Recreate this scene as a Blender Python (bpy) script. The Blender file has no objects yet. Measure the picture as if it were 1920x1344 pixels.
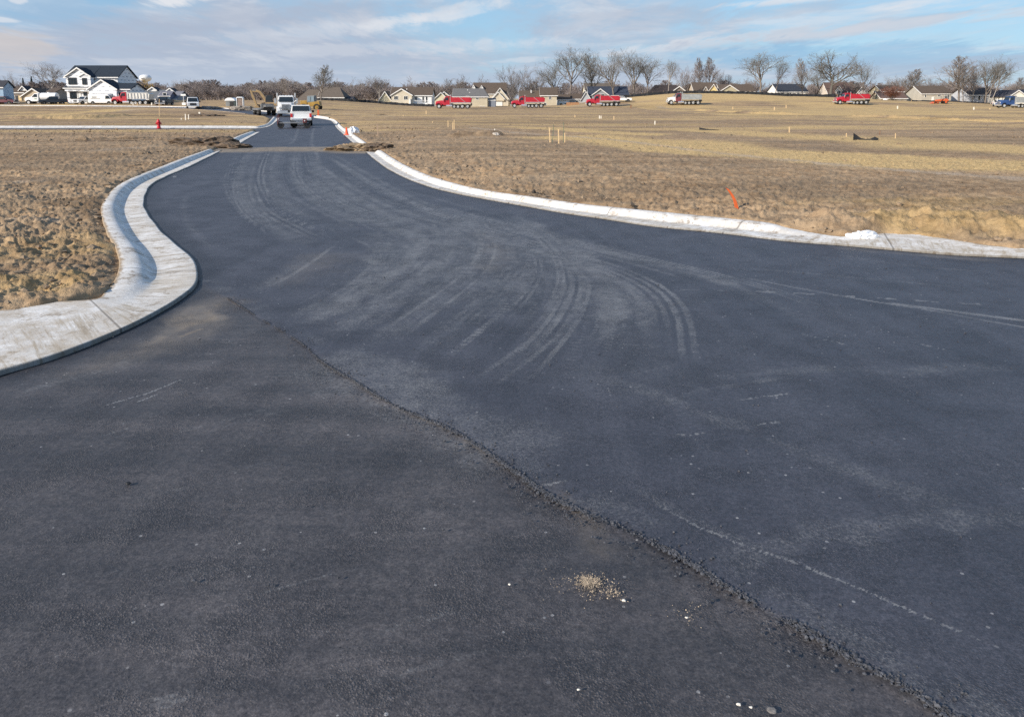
import bpy, math, random
import numpy as np
from mathutils import Vector, Matrix

# ------------------------------------------------------------------ camera, world, sun, exposure
SC = bpy.context.scene
COL = SC.collection
F, CH, YH, Q = 1400.0, 2.6, 185.0, 230.0          # focal length (photo pixels), eye height, horizon row, principal offset
PT = math.atan2(Q, F); CP, SP = math.cos(PT), math.sin(PT)
cam_d = bpy.data.cameras.new('camera'); cam = bpy.data.objects.new('camera', cam_d); COL.objects.link(cam)
cam.location = (0, 0, CH); cam.rotation_euler = (math.pi/2 - PT, 0, 0)
cam_d.sensor_width = 36; cam_d.lens = 36*F/1920; cam_d.shift_y = -(672-(YH+Q))/1920
cam_d.clip_start = 0.05; cam_d.clip_end = 20000
SC.camera = cam
SC.view_settings.view_transform = 'Standard'; SC.view_settings.look = 'None'
SC.render.engine = 'CYCLES'; SC.cycles.use_denoising = False
SC.view_settings.exposure = 0.55; SC.view_settings.gamma = 1.0
SUN_EL = math.radians(25); SUN_AZ = math.atan2(-0.78, -0.62)
sd = (math.sin(SUN_AZ)*math.cos(SUN_EL), math.cos(SUN_AZ)*math.cos(SUN_EL), math.sin(SUN_EL))
sun_d = bpy.data.lights.new('sun', 'SUN'); sun_d.energy = 3.9; sun_d.angle = math.radians(0.55); sun_d.color = (1.0, 0.91, 0.79)
sun = bpy.data.objects.new('sun', sun_d); COL.objects.link(sun)
sun.rotation_euler = Vector(sd).to_track_quat('Z', 'Y').to_euler(); sun.location = (-60, -40, 60)

_CW = (0.545, 0.555, 0.58); _CC = (0.47, 0.41, 0.37); _CB = (0.19, 0.35, 0.51); _CG = (0.285, 0.325, 0.405)
CLOUDS = [((x-960)/F, (YH-y)/F, wx/F, wy/F, tl, a, t) for x, y, wx, wy, tl, a, t in [
    (90, 20, 210, 42, 0.0, 0.55, _CB), (250, 2, 60, 16, 0.1, 0.6, _CB), (300, 75, 260, 36, 0.04, 0.35, _CG), (350, 8, 62, 15, 0.05, 0.9, _CW), (30, 98, 95, 34, -0.05, 0.55, _CC), (66, 9, 16, 7, 0, 0.6, _CW), (20, 42, 40, 5, -0.1, 0.6, _CW), (745, 48, 60, 13, 0.15, 0.55, _CW), (860, 32, 95, 14, 0.2, 0.45, _CW), (640, 62, 260, 20, 0.06, 0.3, _CW),
    (480, 40, 300, 22, 0.05, 0.4, _CG), (560, 120, 420, 40, 0.0, 0.3, _CG), (1440, 12, 130, 8, 0.10, 0.75, _CW), (1400, 76, 330, 10, 0.10, 0.55, _CW), (1680, 52, 280, 9, 0.11, 0.5, _CW), (1690, 16, 80, 8, 0.1, 0.5, _CW), (1250, 40, 300, 18, 0.08, 0.35, _CG), (1640, 110, 340, 30, 0.0, 0.6, _CB), (1380, 108, 150, 14, 0.05, 0.4, _CB), (1640, 135, 220, 12, 0.04, 0.4, _CG), (1840, 120, 120, 12, 0.03, 0.45, _CG), (1560, 62, 330, 12, 0.10, 0.4, _CG), (975, 116, 60, 5, 0.07, 0.4, _CW), (740, 95, 300, 14, 0.04, 0.3, _CW), (300, 118, 120, 8, 0.0, 0.3, _CW)]]
def build_world():
    w = bpy.data.worlds.new('World'); SC.world = w; w.use_nodes = True
    nt = w.node_tree; nt.nodes.clear(); N = nt.nodes.new; L = nt.links.new
    out = N('ShaderNodeOutputWorld'); bg = N('ShaderNodeBackground')
    sky = N('ShaderNodeTexSky'); sky.sky_type = 'NISHITA'; sky.sun_disc = False
    sky.sun_elevation = SUN_EL; sky.sun_rotation = SUN_AZ; sky.air_density = 1.0; sky.dust_density = 0.6; sky.ozone_density = 1.5
    tc = N('ShaderNodeTexCoord'); sep = N('ShaderNodeSeparateXYZ'); L(tc.outputs['Generated'], sep.inputs[0])
    def m(op, a, b=None, c=None):
        n = N('ShaderNodeMath'); n.operation = op
        for i, v in enumerate((a, b, c)):
            if v is None: continue
            if isinstance(v, (int, float)): n.inputs[i].default_value = v
            else: L(v, n.inputs[i])
        return n.outputs[0]
    def ramp(v, a, b, lo=0.0, hi=1.0):
        n = N('ShaderNodeMapRange'); n.interpolation_type = 'SMOOTHSTEP'
        L(v, n.inputs[0])
        for i, q in zip((1, 2, 3, 4), (a, b, lo, hi)): n.inputs[i].default_value = q
        return n.outputs[0]
    def mixc(f, a, b):
        n = N('ShaderNodeMix'); n.data_type = 'RGBA'
        if isinstance(f, float): n.inputs[0].default_value = f
        else: L(f, n.inputs[0])
        for i, v in ((6, a), (7, b)):
            if isinstance(v, tuple): n.inputs[i].default_value = (*v, 1)
            else: L(v, n.inputs[i])
        return n.outputs[2]
    zz = m('MAXIMUM', sep.outputs[2], 0.0)
    zp = m('ADD', zz, 0.085)
    u = m('DIVIDE', sep.outputs[0], zp); v = m('DIVIDE', sep.outputs[1], zp)
    def noise(su, sv, off, detail, rough, dist=0.0, scale=1.0):
        # tilt: streaks run up to the right
        uu = m('MULTIPLY_ADD', u, su, off); t = m('MULTIPLY', u, 0.12); vv = m('MULTIPLY', m('ADD', v, t), sv)
        c = N('ShaderNodeCombineXYZ'); L(uu, c.inputs[0]); L(vv, c.inputs[1])
        n = N('ShaderNodeTexNoise'); n.inputs['Scale'].default_value = scale; n.inputs['Detail'].default_value = detail
        n.inputs['Roughness'].default_value = rough; n.inputs['Distortion'].default_value = dist
        L(c.outputs[0], n.inputs['Vector']); return n.outputs['Fac']
    big = noise(0.40, 0.22, 3.1, 5, 0.6, 0.6)
    fine = noise(1.7, 0.60, 7.7, 7, 0.66, 0.8)
    wisp = noise(0.95, 0.85, 1.3, 7, 0.64, 0.7)
    puff = noise(4.5, 1.5, 5.2, 6, 0.68, 0.3)
    col = mixc(0.0, (0, 0, 0), (0, 0, 0))
    skyc = N('ShaderNodeVectorMath'); skyc.operation = 'SCALE'; L(sky.outputs[0], skyc.inputs[0]); skyc.inputs[3].default_value = SKY_STRENGTH
    # the veil of high cloud, thicker to the left and toward the horizon
    az = m('DIVIDE', sep.outputs[0], m('MAXIMUM', sep.outputs[1], 0.05))
    el = m('DIVIDE', sep.outputs[2], m('MAXIMUM', sep.outputs[1], 0.05))
    left = ramp(az, -0.9, 0.9, 0.16, -0.15)
    low = ramp(sep.outputs[2], 0.0, 0.16, 0.10, -0.06)
    bigm = m('ADD', m('ADD', m('MULTIPLY_ADD', fine, 0.45, m('MULTIPLY', big, 0.75)), left), low)
    veil = ramp(bigm, 0.40, 0.78)
    blue = mixc(0.8, skyc.outputs[0], SKY_BLUE)
    base = mixc(veil, blue, SKY_VEIL)
    lit = ramp(m('MULTIPLY_ADD', wisp, 0.6, m('MULTIPLY', fine, 0.5)), 0.51, 0.71, 0.0, 0.60)
    base = mixc(lit, base, SKY_LIT)
    # single clouds and streaks that stand out: azimuth slope, height slope, half sizes, tilt, strength, tone
    for (ca, ce, wa, we, tl, amt, tone) in CLOUDS:
        da = m('SUBTRACT', az, ca); de = m('SUBTRACT', m('SUBTRACT', el, ce), m('MULTIPLY', da, tl))
        q = m('ADD', m('POWER', m('ABSOLUTE', m('DIVIDE', da, wa)), 2.0), m('POWER', m('ABSOLUTE', m('DIVIDE', de, we)), 2.0))
        q = m('ADD', q, m('MULTIPLY_ADD', m('ADD', puff, fine), -4.2, 4.2))
        base = mixc(ramp(q, 1.5, 0.1, 0.0, amt), base, tone)
    # whitening just above the horizon
    hz = ramp(sep.outputs[2], 0.0, 0.07, 0.45, 0.0)
    base = mixc(hz, base, SKY_HORIZON)
    up = ramp(sep.outputs[2], 0.15, 0.6)                     # overhead: plain clear sky
    base = mixc(up, base, skyc.outputs[0])
    L(base, bg.inputs[0]); bg.inputs[1].default_value = 1.0
    L(bg.outputs[0], out.inputs[0])
SKY_STRENGTH = 0.15
SKY_BLUE = (0.160, 0.320, 0.490); SKY_VEIL = (0.300, 0.350, 0.438); SKY_LIT = (0.50, 0.525, 0.565); SKY_HORIZON = (0.345, 0.408, 0.495)
build_world()

# ------------------------------------------------------------------ picture measurements turned into places
def ray(x, y):
    v = y - (YH+Q); return (x-960.0, F*CP - v*SP, -(F*SP + v*CP))
def P(x, y, z=0.0):                                  # where the sight line through (x, y) meets the height z
    r = ray(x, y); t = (z-CH)/r[2]; return Vector((r[0]*t, r[1]*t, z))
def at(x, y, Y):                                     # the point on the sight line at distance Y
    r = ray(x, y); t = Y/r[1]; return Vector((r[0]*t, Y, CH + r[2]*t))
def S(r, g, b):
    f = lambda c: (c/255/12.92) if c/255 <= 0.04045 else ((c/255+0.055)/1.055)**2.4
    return (f(r), f(g), f(b))
def ss(a, b, x):
    t = np.clip((x-a)/(b-a), 0, 1); return t*t*(3-2*t)

def hash2(ix, iy, seed):
    h = (ix.astype(np.int64)*374761393 + iy.astype(np.int64)*668265263 + seed*974634777) & 0xFFFFFFFF
    h = ((h ^ (h >> 13))*1274126177) & 0xFFFFFFFF
    return ((h ^ (h >> 16)) & 0xFFFF)/65535.0
def vnoise(x, y, seed=0):
    ix = np.floor(x); iy = np.floor(y); fx = x-ix; fy = y-iy
    fx = fx*fx*(3-2*fx); fy = fy*fy*(3-2*fy)
    a = hash2(ix, iy, seed); b = hash2(ix+1, iy, seed); c = hash2(ix, iy+1, seed); d = hash2(ix+1, iy+1, seed)
    return a*(1-fx)*(1-fy) + b*fx*(1-fy) + c*(1-fx)*fy + d*fx*fy
def fbm(x, y, octv=4, seed=0, gain=0.5):
    s = 0.0; a = 1.0; t = 0.0
    for i in range(octv):
        s = s + a*vnoise(x*2**i + 17.3*i, y*2**i - 9.1*i, seed+i); t += a; a *= gain
    return s/t

HILL_X = [-400, 0, 14, 22, 31, 42, 48, 60, 71, 81, 97, 120, 132, 147, 300]
HILL_Z = [0, 0, .3, 1.2, 2.3, 3.3, 3.8, 3.8, 3.6, 3.0, 2.7, 1.5, 1.3, .4, .4]
def Hgt(X, Y):                                       # the lie of the land
    X = np.asarray(X, float); Y = np.asarray(Y, float)
    z = ss(-22, -56, X)*(1.10*ss(88, 158, Y) + 0.7*ss(162, 190, Y) - 1.2*ss(215, 330, Y))
    b = np.interp(X*225/np.maximum(Y, 150), HILL_X, HILL_Z)
    z = z + b*ss(172, 226, Y)*(1-0.45*ss(230, 270, Y))
    return z
def gz(X, Y): return float(Hgt(X, Y))
def PG(x, y, extra=0.0):                             # sight line meets the land
    p = P(x, y) if y > YH+3 else at(x, y, 200)
    Y = min(p.y, 300.0)
    for _ in range(40):
        p = at(x, y, Y); g = gz(p.x, Y) + extra
        r = ray(x, y); Y2 = (CH-g)/(-r[2])*r[1] if r[2] < 0 else Y
        Y = Y + 0.5*(min(max(Y2, 1), 320)-Y)
    p = at(x, y, Y); p.z = gz(p.x, p.y) + extra; return p

# ------------------------------------------------------------------ mesh helpers
class MB:
    def __init__(s): s.v = []; s.f = []
    def add(s, vs, fs):
        o = len(s.v); s.v += [tuple(p) for p in vs]; s.f += [tuple(i+o for i in f) for f in fs]; return s
    def box(s, x0, x1, y0, y1, z0, z1, tx=0, ty=0):   # tx, ty: how far the top is drawn in
        s.add([(x0, y0, z0), (x1, y0, z0), (x1, y1, z0), (x0, y1, z0), (x0+tx, y0+ty, z1), (x1-tx, y0+ty, z1), (x1-tx, y1-ty, z1), (x0+tx, y1-ty, z1)],
              [(3, 2, 1, 0), (4, 5, 6, 7), (0, 1, 5, 4), (1, 2, 6, 5), (2, 3, 7, 6), (3, 0, 4, 7)]); return s
    def prism(s, prof, y0, y1, top=0.0, ztop=None):    # profile in x, z drawn along y; above ztop the sides lean in by top
        n = len(prof); ins = [top if (ztop is not None and p[1] >= ztop) else 0.0 for p in prof]
        s.add([(p[0], y0+i, p[1]) for p, i in zip(prof, ins)] + [(p[0], y1-i, p[1]) for p, i in zip(prof, ins)],
              [tuple(range(n)), tuple(range(2*n-1, n-1, -1))] + [(i, i+n, (i+1) % n + n, (i+1) % n) for i in range(n)]); return s
    def cyl(s, p0, p1, r0, r1=None, n=12):
        r1 = r0 if r1 is None else r1
        p0 = Vector(p0); p1 = Vector(p1); d = (p1-p0).normalized()
        a = d.orthogonal().normalized(); b = d.cross(a)
        vs = [p0 + (a*math.cos(t)+b*math.sin(t))*r0 for t in [2*math.pi*i/n for i in range(n)]] + [p1 + (a*math.cos(t)+b*math.sin(t))*r1 for t in [2*math.pi*i/n for i in range(n)]]
        s.add(vs, [tuple(range(n-1, -1, -1)), tuple(range(n, 2*n))] + [(i, (i+1) % n, (i+1) % n + n, i+n) for i in range(n)]); return s
    def tube(s, pts, rad, n=6):
        for i in range(len(pts)-1): s.cyl(pts[i], pts[i+1], rad[i] if hasattr(rad, '__len__') else rad, rad[i+1] if hasattr(rad, '__len__') else rad, n)
        return s
    def lathe(s, prof, c=(0, 0, 0), n=16):             # profile of (r, z)
        m = len(prof)
        vs = [(c[0]+r*math.cos(2*math.pi*i/n), c[1]+r*math.sin(2*math.pi*i/n), c[2]+z) for i in range(n) for r, z in prof]
        fs = [(i*m+j, ((i+1) % n)*m+j, ((i+1) % n)*m+j+1, i*m+j+1) for i in range(n) for j in range(m-1)]
        s.add(vs, fs); return s
    def build(s, name, mat, parent=None, bevel=0.0, smooth=False):
        me = bpy.data.meshes.new(name); me.from_pydata(s.v, [], s.f); me.materials.append(mat)
        if smooth: me.polygons.foreach_set('use_smooth', [True]*len(me.polygons))
        me.update()
        o = bpy.data.objects.new(name, me); COL.objects.link(o)
        if parent is not None: o.parent = parent
        if bevel > 0:
            b = o.modifiers.new('bevel', 'BEVEL'); b.width = bevel; b.segments = 2; b.limit_method = 'ANGLE'; b.angle_limit = math.radians(35)
        return o
def tag(o, label, cat, group=None, kind=None):
    o['label'] = label; o['category'] = cat
    if group: o['group'] = group
    if kind: o['kind'] = kind
    return o
def thing(name, label, cat, loc=(0, 0, 0), rz=0.0, group=None):
    o = bpy.data.objects.new(name, None); COL.objects.link(o); o.empty_display_size = 0.2
    o.location = loc; o.rotation_euler = (0, 0, rz); return tag(o, label, cat, group)
def copy_tree(o, parent=None):
    c = o.copy(); COL.objects.link(c); c.parent = parent
    for ch in o.children: copy_tree(ch, c)
    return c
def mesh_np(name, V, Fq, mat, attrs=None, smooth=True, fmat=None):
    me = bpy.data.meshes.new(name)
    me.vertices.add(len(V)); me.vertices.foreach_set('co', np.ascontiguousarray(V, dtype=np.float32).ravel())
    k = Fq.shape[1]
    me.loops.add(Fq.size); me.loops.foreach_set('vertex_index', np.ascontiguousarray(Fq, dtype=np.int32).ravel())
    me.polygons.add(len(Fq)); me.polygons.foreach_set('loop_start', np.arange(0, Fq.size, k, dtype=np.int32)); 
    me.polygons.foreach_set('use_smooth', np.full(len(Fq), smooth, dtype=bool))
    me.materials.append(mat)
    me.update(calc_edges=True)
    for kx, a in (attrs or {}).items():
        at_ = me.attributes.new(kx, 'FLOAT', 'POINT'); at_.data.foreach_set('value', np.ascontiguousarray(a, dtype=np.float32))
    o = bpy.data.objects.new(name, me); COL.objects.link(o); return o

# ------------------------------------------------------------------ materials
class NT:                                            # small node-writing aid
    def __init__(s, name):
        s.m = bpy.data.materials.new(name); s.m.use_nodes = True; s.t = s.m.node_tree
        s.b = s.t.nodes['Principled BSDF']; s.L = s.t.links.new
        s.tc = s.t.nodes.new('ShaderNodeTexCoord'); s.obj = s.tc.outputs['Object']
    def n(s, k): return s.t.nodes.new('ShaderNode'+k)
    def put(s, sock, v):
        if isinstance(v, (int, float)): sock.default_value = v
        elif isinstance(v, tuple): sock.default_value = (*v, 1) if len(v) == 3 and sock.type == 'RGBA' else v
        else: s.L(v, sock)
    def math(s, op, a, b=None, c=None):
        n = s.n('Math'); n.operation = op
        for i, v in enumerate((a, b, c)):
            if v is not None: s.put(n.inputs[i], v)
        return n.outputs[0]
    def noise(s, scale, detail=3, rough=0.55, vec=None, dist=0.0):
        n = s.n('TexNoise'); s.L(vec or s.obj, n.inputs['Vector']); n.inputs['Scale'].default_value = scale
        n.inputs['Detail'].default_value = detail; n.inputs['Roughness'].default_value = rough; n.inputs['Distortion'].default_value = dist
        return n.outputs['Fac']
    def voro(s, scale, vec=None, out='Distance', rand=1.0):
        n = s.n('TexVoronoi'); s.L(vec or s.obj, n.inputs['Vector']); n.inputs['Scale'].default_value = scale; n.inputs['Randomness'].default_value = rand
        return n.outputs[out]
    def map(s, v, a, b, lo=0.0, hi=1.0, smooth=True):
        n = s.n('MapRange'); n.interpolation_type = 'SMOOTHSTEP' if smooth else 'LINEAR'
        s.put(n.inputs[0], v)
        for i, q in zip((1, 2, 3, 4), (a, b, lo, hi)): n.inputs[i].default_value = q
        return n.outputs[0]
    def mix(s, f, a, b, mode='MIX'):
        n = s.n('Mix'); n.data_type = 'RGBA'; n.blend_type = mode
        s.put(n.inputs[0], f); s.put(n.inputs[6], a); s.put(n.inputs[7], b); return n.outputs[2]
    def attr(s, name):
        n = s.n('Attribute'); n.attribute_name = name; return n.outputs['Fac']
    def scaled(s, sc, rot=(0, 0, 0)):
        n = s.n('Mapping'); s.L(s.obj, n.inputs[0]); n.inputs['Scale'].default_value = sc; n.inputs['Rotation'].default_value = rot; return n.outputs[0]
    def bump(s, h, strength, dist):
        n = s.n('Bump'); n.inputs['Strength'].default_value = strength; n.inputs['Distance'].default_value = dist
        s.put(n.inputs['Height'], h); return n.outputs[0]
def mat(name, rgb, rough=0.6, var=0.18, scale=2.0, metal=0.0, bump=0.0, spec=0.5, dirt=0.0):
    t = NT(name); f = t.noise(scale, 4, 0.6)
    lo = tuple(c*(1-var) for c in rgb); hi = tuple(min(1, c*(1+var)) for c in rgb)
    c = t.mix(t.map(f, 0.3, 0.7), lo, hi)
    if dirt > 0: c = t.mix(t.map(t.noise(scale*2.3, 5, 0.65), 0.5, 0.75, 0, dirt), c, (0.17, 0.13, 0.09))
    t.put(t.b.inputs['Base Color'], c); t.b.inputs['Roughness'].default_value = rough; t.b.inputs['Metallic'].default_value = metal
    t.b.inputs['Specular IOR Level'].default_value = spec
    if bump > 0: t.L(t.bump(t.noise(scale*8, 4, 0.6), 0.6, bump), t.b.inputs['Normal'])
    return t.m
M = {}
M['red'] = mat('red_paint', (0.42, 0.018, 0.035), 0.35, 0.15, 1.2, dirt=0.18)
M['maroon'] = mat('maroon_paint', (0.10, 0.02, 0.03), 0.3, 0.15, 1.2)
M['white'] = mat('white_paint', (0.78, 0.78, 0.76), 0.35, 0.06, 1.0, dirt=0.08)
M['silver'] = mat('silver_metal', (0.50, 0.50, 0.50), 0.42, 0.15, 1.5, metal=0.45, dirt=0.15)
M['chrome'] = mat('chrome', (0.68, 0.68, 0.68), 0.25, 0.08, 2, metal=0.7)
M['blue'] = mat('blue_paint', (0.03, 0.07, 0.19), 0.35, 0.15, 1.2)
M['black'] = mat('black_paint', (0.018, 0.018, 0.02), 0.45, 0.2, 2)
M['darkpaint'] = mat('dark_paint', (0.045, 0.05, 0.06), 0.35, 0.2, 2)
M['rubber'] = mat('rubber', (0.02, 0.02, 0.02), 0.85, 0.25, 6, dirt=0.35)
M['rim'] = mat('rim_metal', (0.55, 0.55, 0.54), 0.4, 0.15, 4, metal=0.3, dirt=0.15)
M['glass'] = mat('dark_glass', (0.02, 0.028, 0.035), 0.08, 0.15, 1)
M['yellow'] = mat('yellow_paint', (0.34, 0.205, 0.04), 0.45, 0.18, 1.5, dirt=0.25)
M['tan'] = mat('tan_paint', (0.25, 0.17, 0.08), 0.5, 0.2, 1.5, dirt=0.3)
M['orange'] = mat('orange_paint', (0.60, 0.12, 0.035), 0.45, 0.12, 3)
M['cone'] = mat('cone_orange', (0.85, 0.10, 0.03), 0.5, 0.08, 6)
M['redlight'] = mat('tail_light_red', (0.55, 0.03, 0.03), 0.25, 0.1, 5)
M['lamp'] = mat('headlight_glass', (0.6, 0.6, 0.6), 0.12, 0.1, 5)
M['steelgrey'] = mat('grey_steel', (0.20, 0.20, 0.20), 0.5, 0.25, 2, metal=0.3, dirt=0.3)
M['wood'] = mat('stake_wood', (0.62, 0.45, 0.25), 0.8, 0.15, 9)
M['greenrod'] = mat('green_post', (0.07, 0.13, 0.09), 0.6, 0.2, 6)
M['palepost'] = mat('pale_post', (0.75, 0.70, 0.60), 0.7, 0.1, 6)
M['brownpost'] = mat('brown_post', (0.22, 0.11, 0.06), 0.8, 0.2, 6)
M['fabric'] = mat('black_silt_fabric', (0.016, 0.018, 0.022), 0.8, 0.35, 1.0)
M['hydrant'] = mat('hydrant_red', (0.55, 0.02, 0.03), 0.4, 0.1, 5)
M['plastic'] = mat('white_plastic', (0.78, 0.79, 0.80), 0.45, 0.06, 6)
M['pipe'] = mat('dull_black', (0.012, 0.012, 0.013), 0.6, 0.2, 6)
M['rock'] = mat('pale_rock', (0.48, 0.42, 0.35), 0.85, 0.2, 3, bump=0.02)
M['greybox'] = mat('grey_plastic', (0.17, 0.18, 0.18), 0.6, 0.15, 2)
M['trim'] = mat('white_trim', (0.76, 0.75, 0.72), 0.6, 0.06, 2)
# ------------------------------------------------------------------ the road: outline, kerbs, land
def smooth_line(pts, step=0.2):                       # Catmull-Rom through world points, evenly resampled
    p = [Vector(q) for q in pts]; p = [2*p[0]-p[1]] + p + [2*p[-1]-p[-2]]
    out = []
    for i in range(1, len(p)-2):
        for k in range(12):
            t = k/12; a, b, c, d = p[i-1], p[i], p[i+1], p[i+2]
            out.append(0.5*((2*b)+(c-a)*t+(2*a-5*b+4*c-d)*t*t+(3*b-a-3*c+d)*t**3))
    out.append(p[-2]); q = np.array([list(v) for v in out]); d = np.r_[0, np.cumsum(np.linalg.norm(np.diff(q[:, :2], axis=0), axis=1))]
    n = max(2, int(d[-1]/step)); s = np.linspace(0, d[-1], n)
    return np.stack([np.interp(s, d, q[:, j]) for j in range(3)], 1), s
E_LEFT = [(415,283.4),(351,315),(311,332),(284.5,347),(271,367),(269.5,387),(278,407),(294.5,429),(321,454),(348,477.5),(365,501),(369,521),(361.5,539.5),(341,558),(315,576),(268,601),(214,625),(134,657),(67,680),(0,698.5),(-200,760),(-500,850)]
B_LEFT = [(390,280,.15),(341,297,.15),(298,313.5,.15),(244,335,.15),(214,352,.15),(197.5,372,.15),(189.5,388,.15),(191,407,.15),(201,437,.15),(214,458,.15),(223,487.6,.15),(217.6,518,.13),(197,545,.09),(176,566,.045),(87,573,.04),(0,588,.04),(-200,625,.04),(-500,680,.04)]
E_RIGHT = [(687,286),(709,304),(732.5,320),(767.5,337),(820,355),(884,369),(972,385),(1059,400),(1147,413),(1234,426),(1357,438),(1462,451),(1575,460),(1687,470),(1800,479),(1920,484.5),(2300,500),(3000,525)]
B_RIGHT = [(715,282,.15),(738,297,.15),(767.5,313,.15),(808,330,.15),(855,344,.15),(913,357,.15),(1001,369,.15),(1088,381.5,.15),(1176,390.5,.15),(1234,396,.15),(1357,408,.15),(1440,417,.14),(1500,430,.09),(1575,446,.05),(1631,443,.05),(1687,437,.05),(1781,451,.05),(1912,468,.05),(2300,480,.05),(3000,500,.05)]
E_RFAR = [(664,270),(644,252),(631,240),(625,230.5),(616,225.5),(590,221.5)]
B_RFAR = [(689,269,.15),(662,251,.15),(641.5,237.5,.15),(628,225,.15),(611,221,.15),(588,218.8,.15)]
E_LFAR = [(438,276),(451,269),(466,260),(487,248.5)]
B_LFAR = [(415,272,.15),(433,261,.15),(450,253.5,.15),(472,246,.12)]
E_CORN = [(525,222.5),(515,231),(506,237),(496,240),(480,241.6),(430,241.3),(300,241.1),(0,241),(-300,241)]
B_CORN = [(512,219.5,.15),(505,228,.15),(499,232.5,.15),(484,236.4,.15),(470,236.3,.15),(430,235.9,.15),(300,235.9,.15),(0,235.9,.15),(-300,235.9,.15)]
FAR_C = [(-23.4,84),(-27.6,98),(-33.5,111),(-42,122.5),(-53,132),(-67,140.5),(-92,149.5),(-130,158.5),(-200,171)]
FAR_HW = 3.2
SIDE_Y0, SIDE_Y1 = 61.5, 68.3
W = lambda L, z=0.0: [P(a[0], a[1], a[2] if len(a) > 2 else z) for a in L]
far_c, _ = smooth_line([Vector((a, b, 0)) for a, b in FAR_C], 1.0)
_t = np.gradient(far_c[:, :2], axis=0); _t /= np.linalg.norm(_t, axis=1)[:, None]
far_n = np.stack([_t[:, 1], -_t[:, 0]], 1)            # to the right of travel
ln = {k: smooth_line(W(v), 0.2)[0][:, :2] for k, v in dict(el=E_LEFT, er=E_RIGHT, bl=B_LEFT, br=B_RIGHT, erf=E_RFAR, brf=B_RFAR, elf=E_LFAR, blf=B_LFAR, ec=E_CORN, bc=B_CORN).items()}
def thin(a, k=4): return np.vstack([a[::k], a[-1:]])
POLY_MAIN = np.vstack([thin(ln['bl'])[::-1], thin(ln['blf']), [P(487, 240).xy[:]], thin(ln['bc'])[thin(ln['bc'])[:, 1] > 72][::-1] if True else [], [far_c[4, :2]],
                       thin(ln['brf'])[::-1], thin(ln['br']), [(90, 0), (90, -40), (-60, -40), (-60, 3)]])
def inside(poly, X, Y):
    r = np.zeros(X.shape, bool); n = len(poly)
    for i in range(n):
        x0, y0 = poly[i]; x1, y1 = poly[(i+1) % n]
        if y0 == y1: continue
        c = ((y0 > Y) != (y1 > Y)) & (X < (x1-x0)*(Y-y0)/(y1-y0)+x0); r ^= c
    return r
def dist_line(pts, X, Y, closed=False, arc=False):
    d = np.full(X.shape, 1e9); s = np.zeros(X.shape); acc = 0.0; n = len(pts)
    for i in range(n if closed else n-1):
        a = pts[i]; b = pts[(i+1) % n]; ab = b-a; l2 = ab@ab
        if l2 < 1e-12: continue
        t = np.clip(((X-a[0])*ab[0]+(Y-a[1])*ab[1])/l2, 0, 1)
        q = np.hypot(X-a[0]-t*ab[0], Y-a[1]-t*ab[1])
        if arc: m = q < d; s[m] = acc+t[m]*math.sqrt(l2)
        d = np.minimum(d, q); acc += math.sqrt(l2)
    return (d, s, acc) if arc else d
def road_sd(X, Y, grow=0.0):                          # negative inside road + kerbs
    d = dist_line(POLY_MAIN, X, Y, True); m = inside(POLY_MAIN, X, Y); sd = np.where(m, -d, d)
    dc = dist_line(far_c[:, :2], X, Y) - (FAR_HW+0.55); sd = np.minimum(sd, dc)
    side = np.maximum(np.maximum(SIDE_Y0-Y, Y-SIDE_Y1-0.5), np.maximum(-150-X, X+20.5)); return np.minimum(sd, side)

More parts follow.
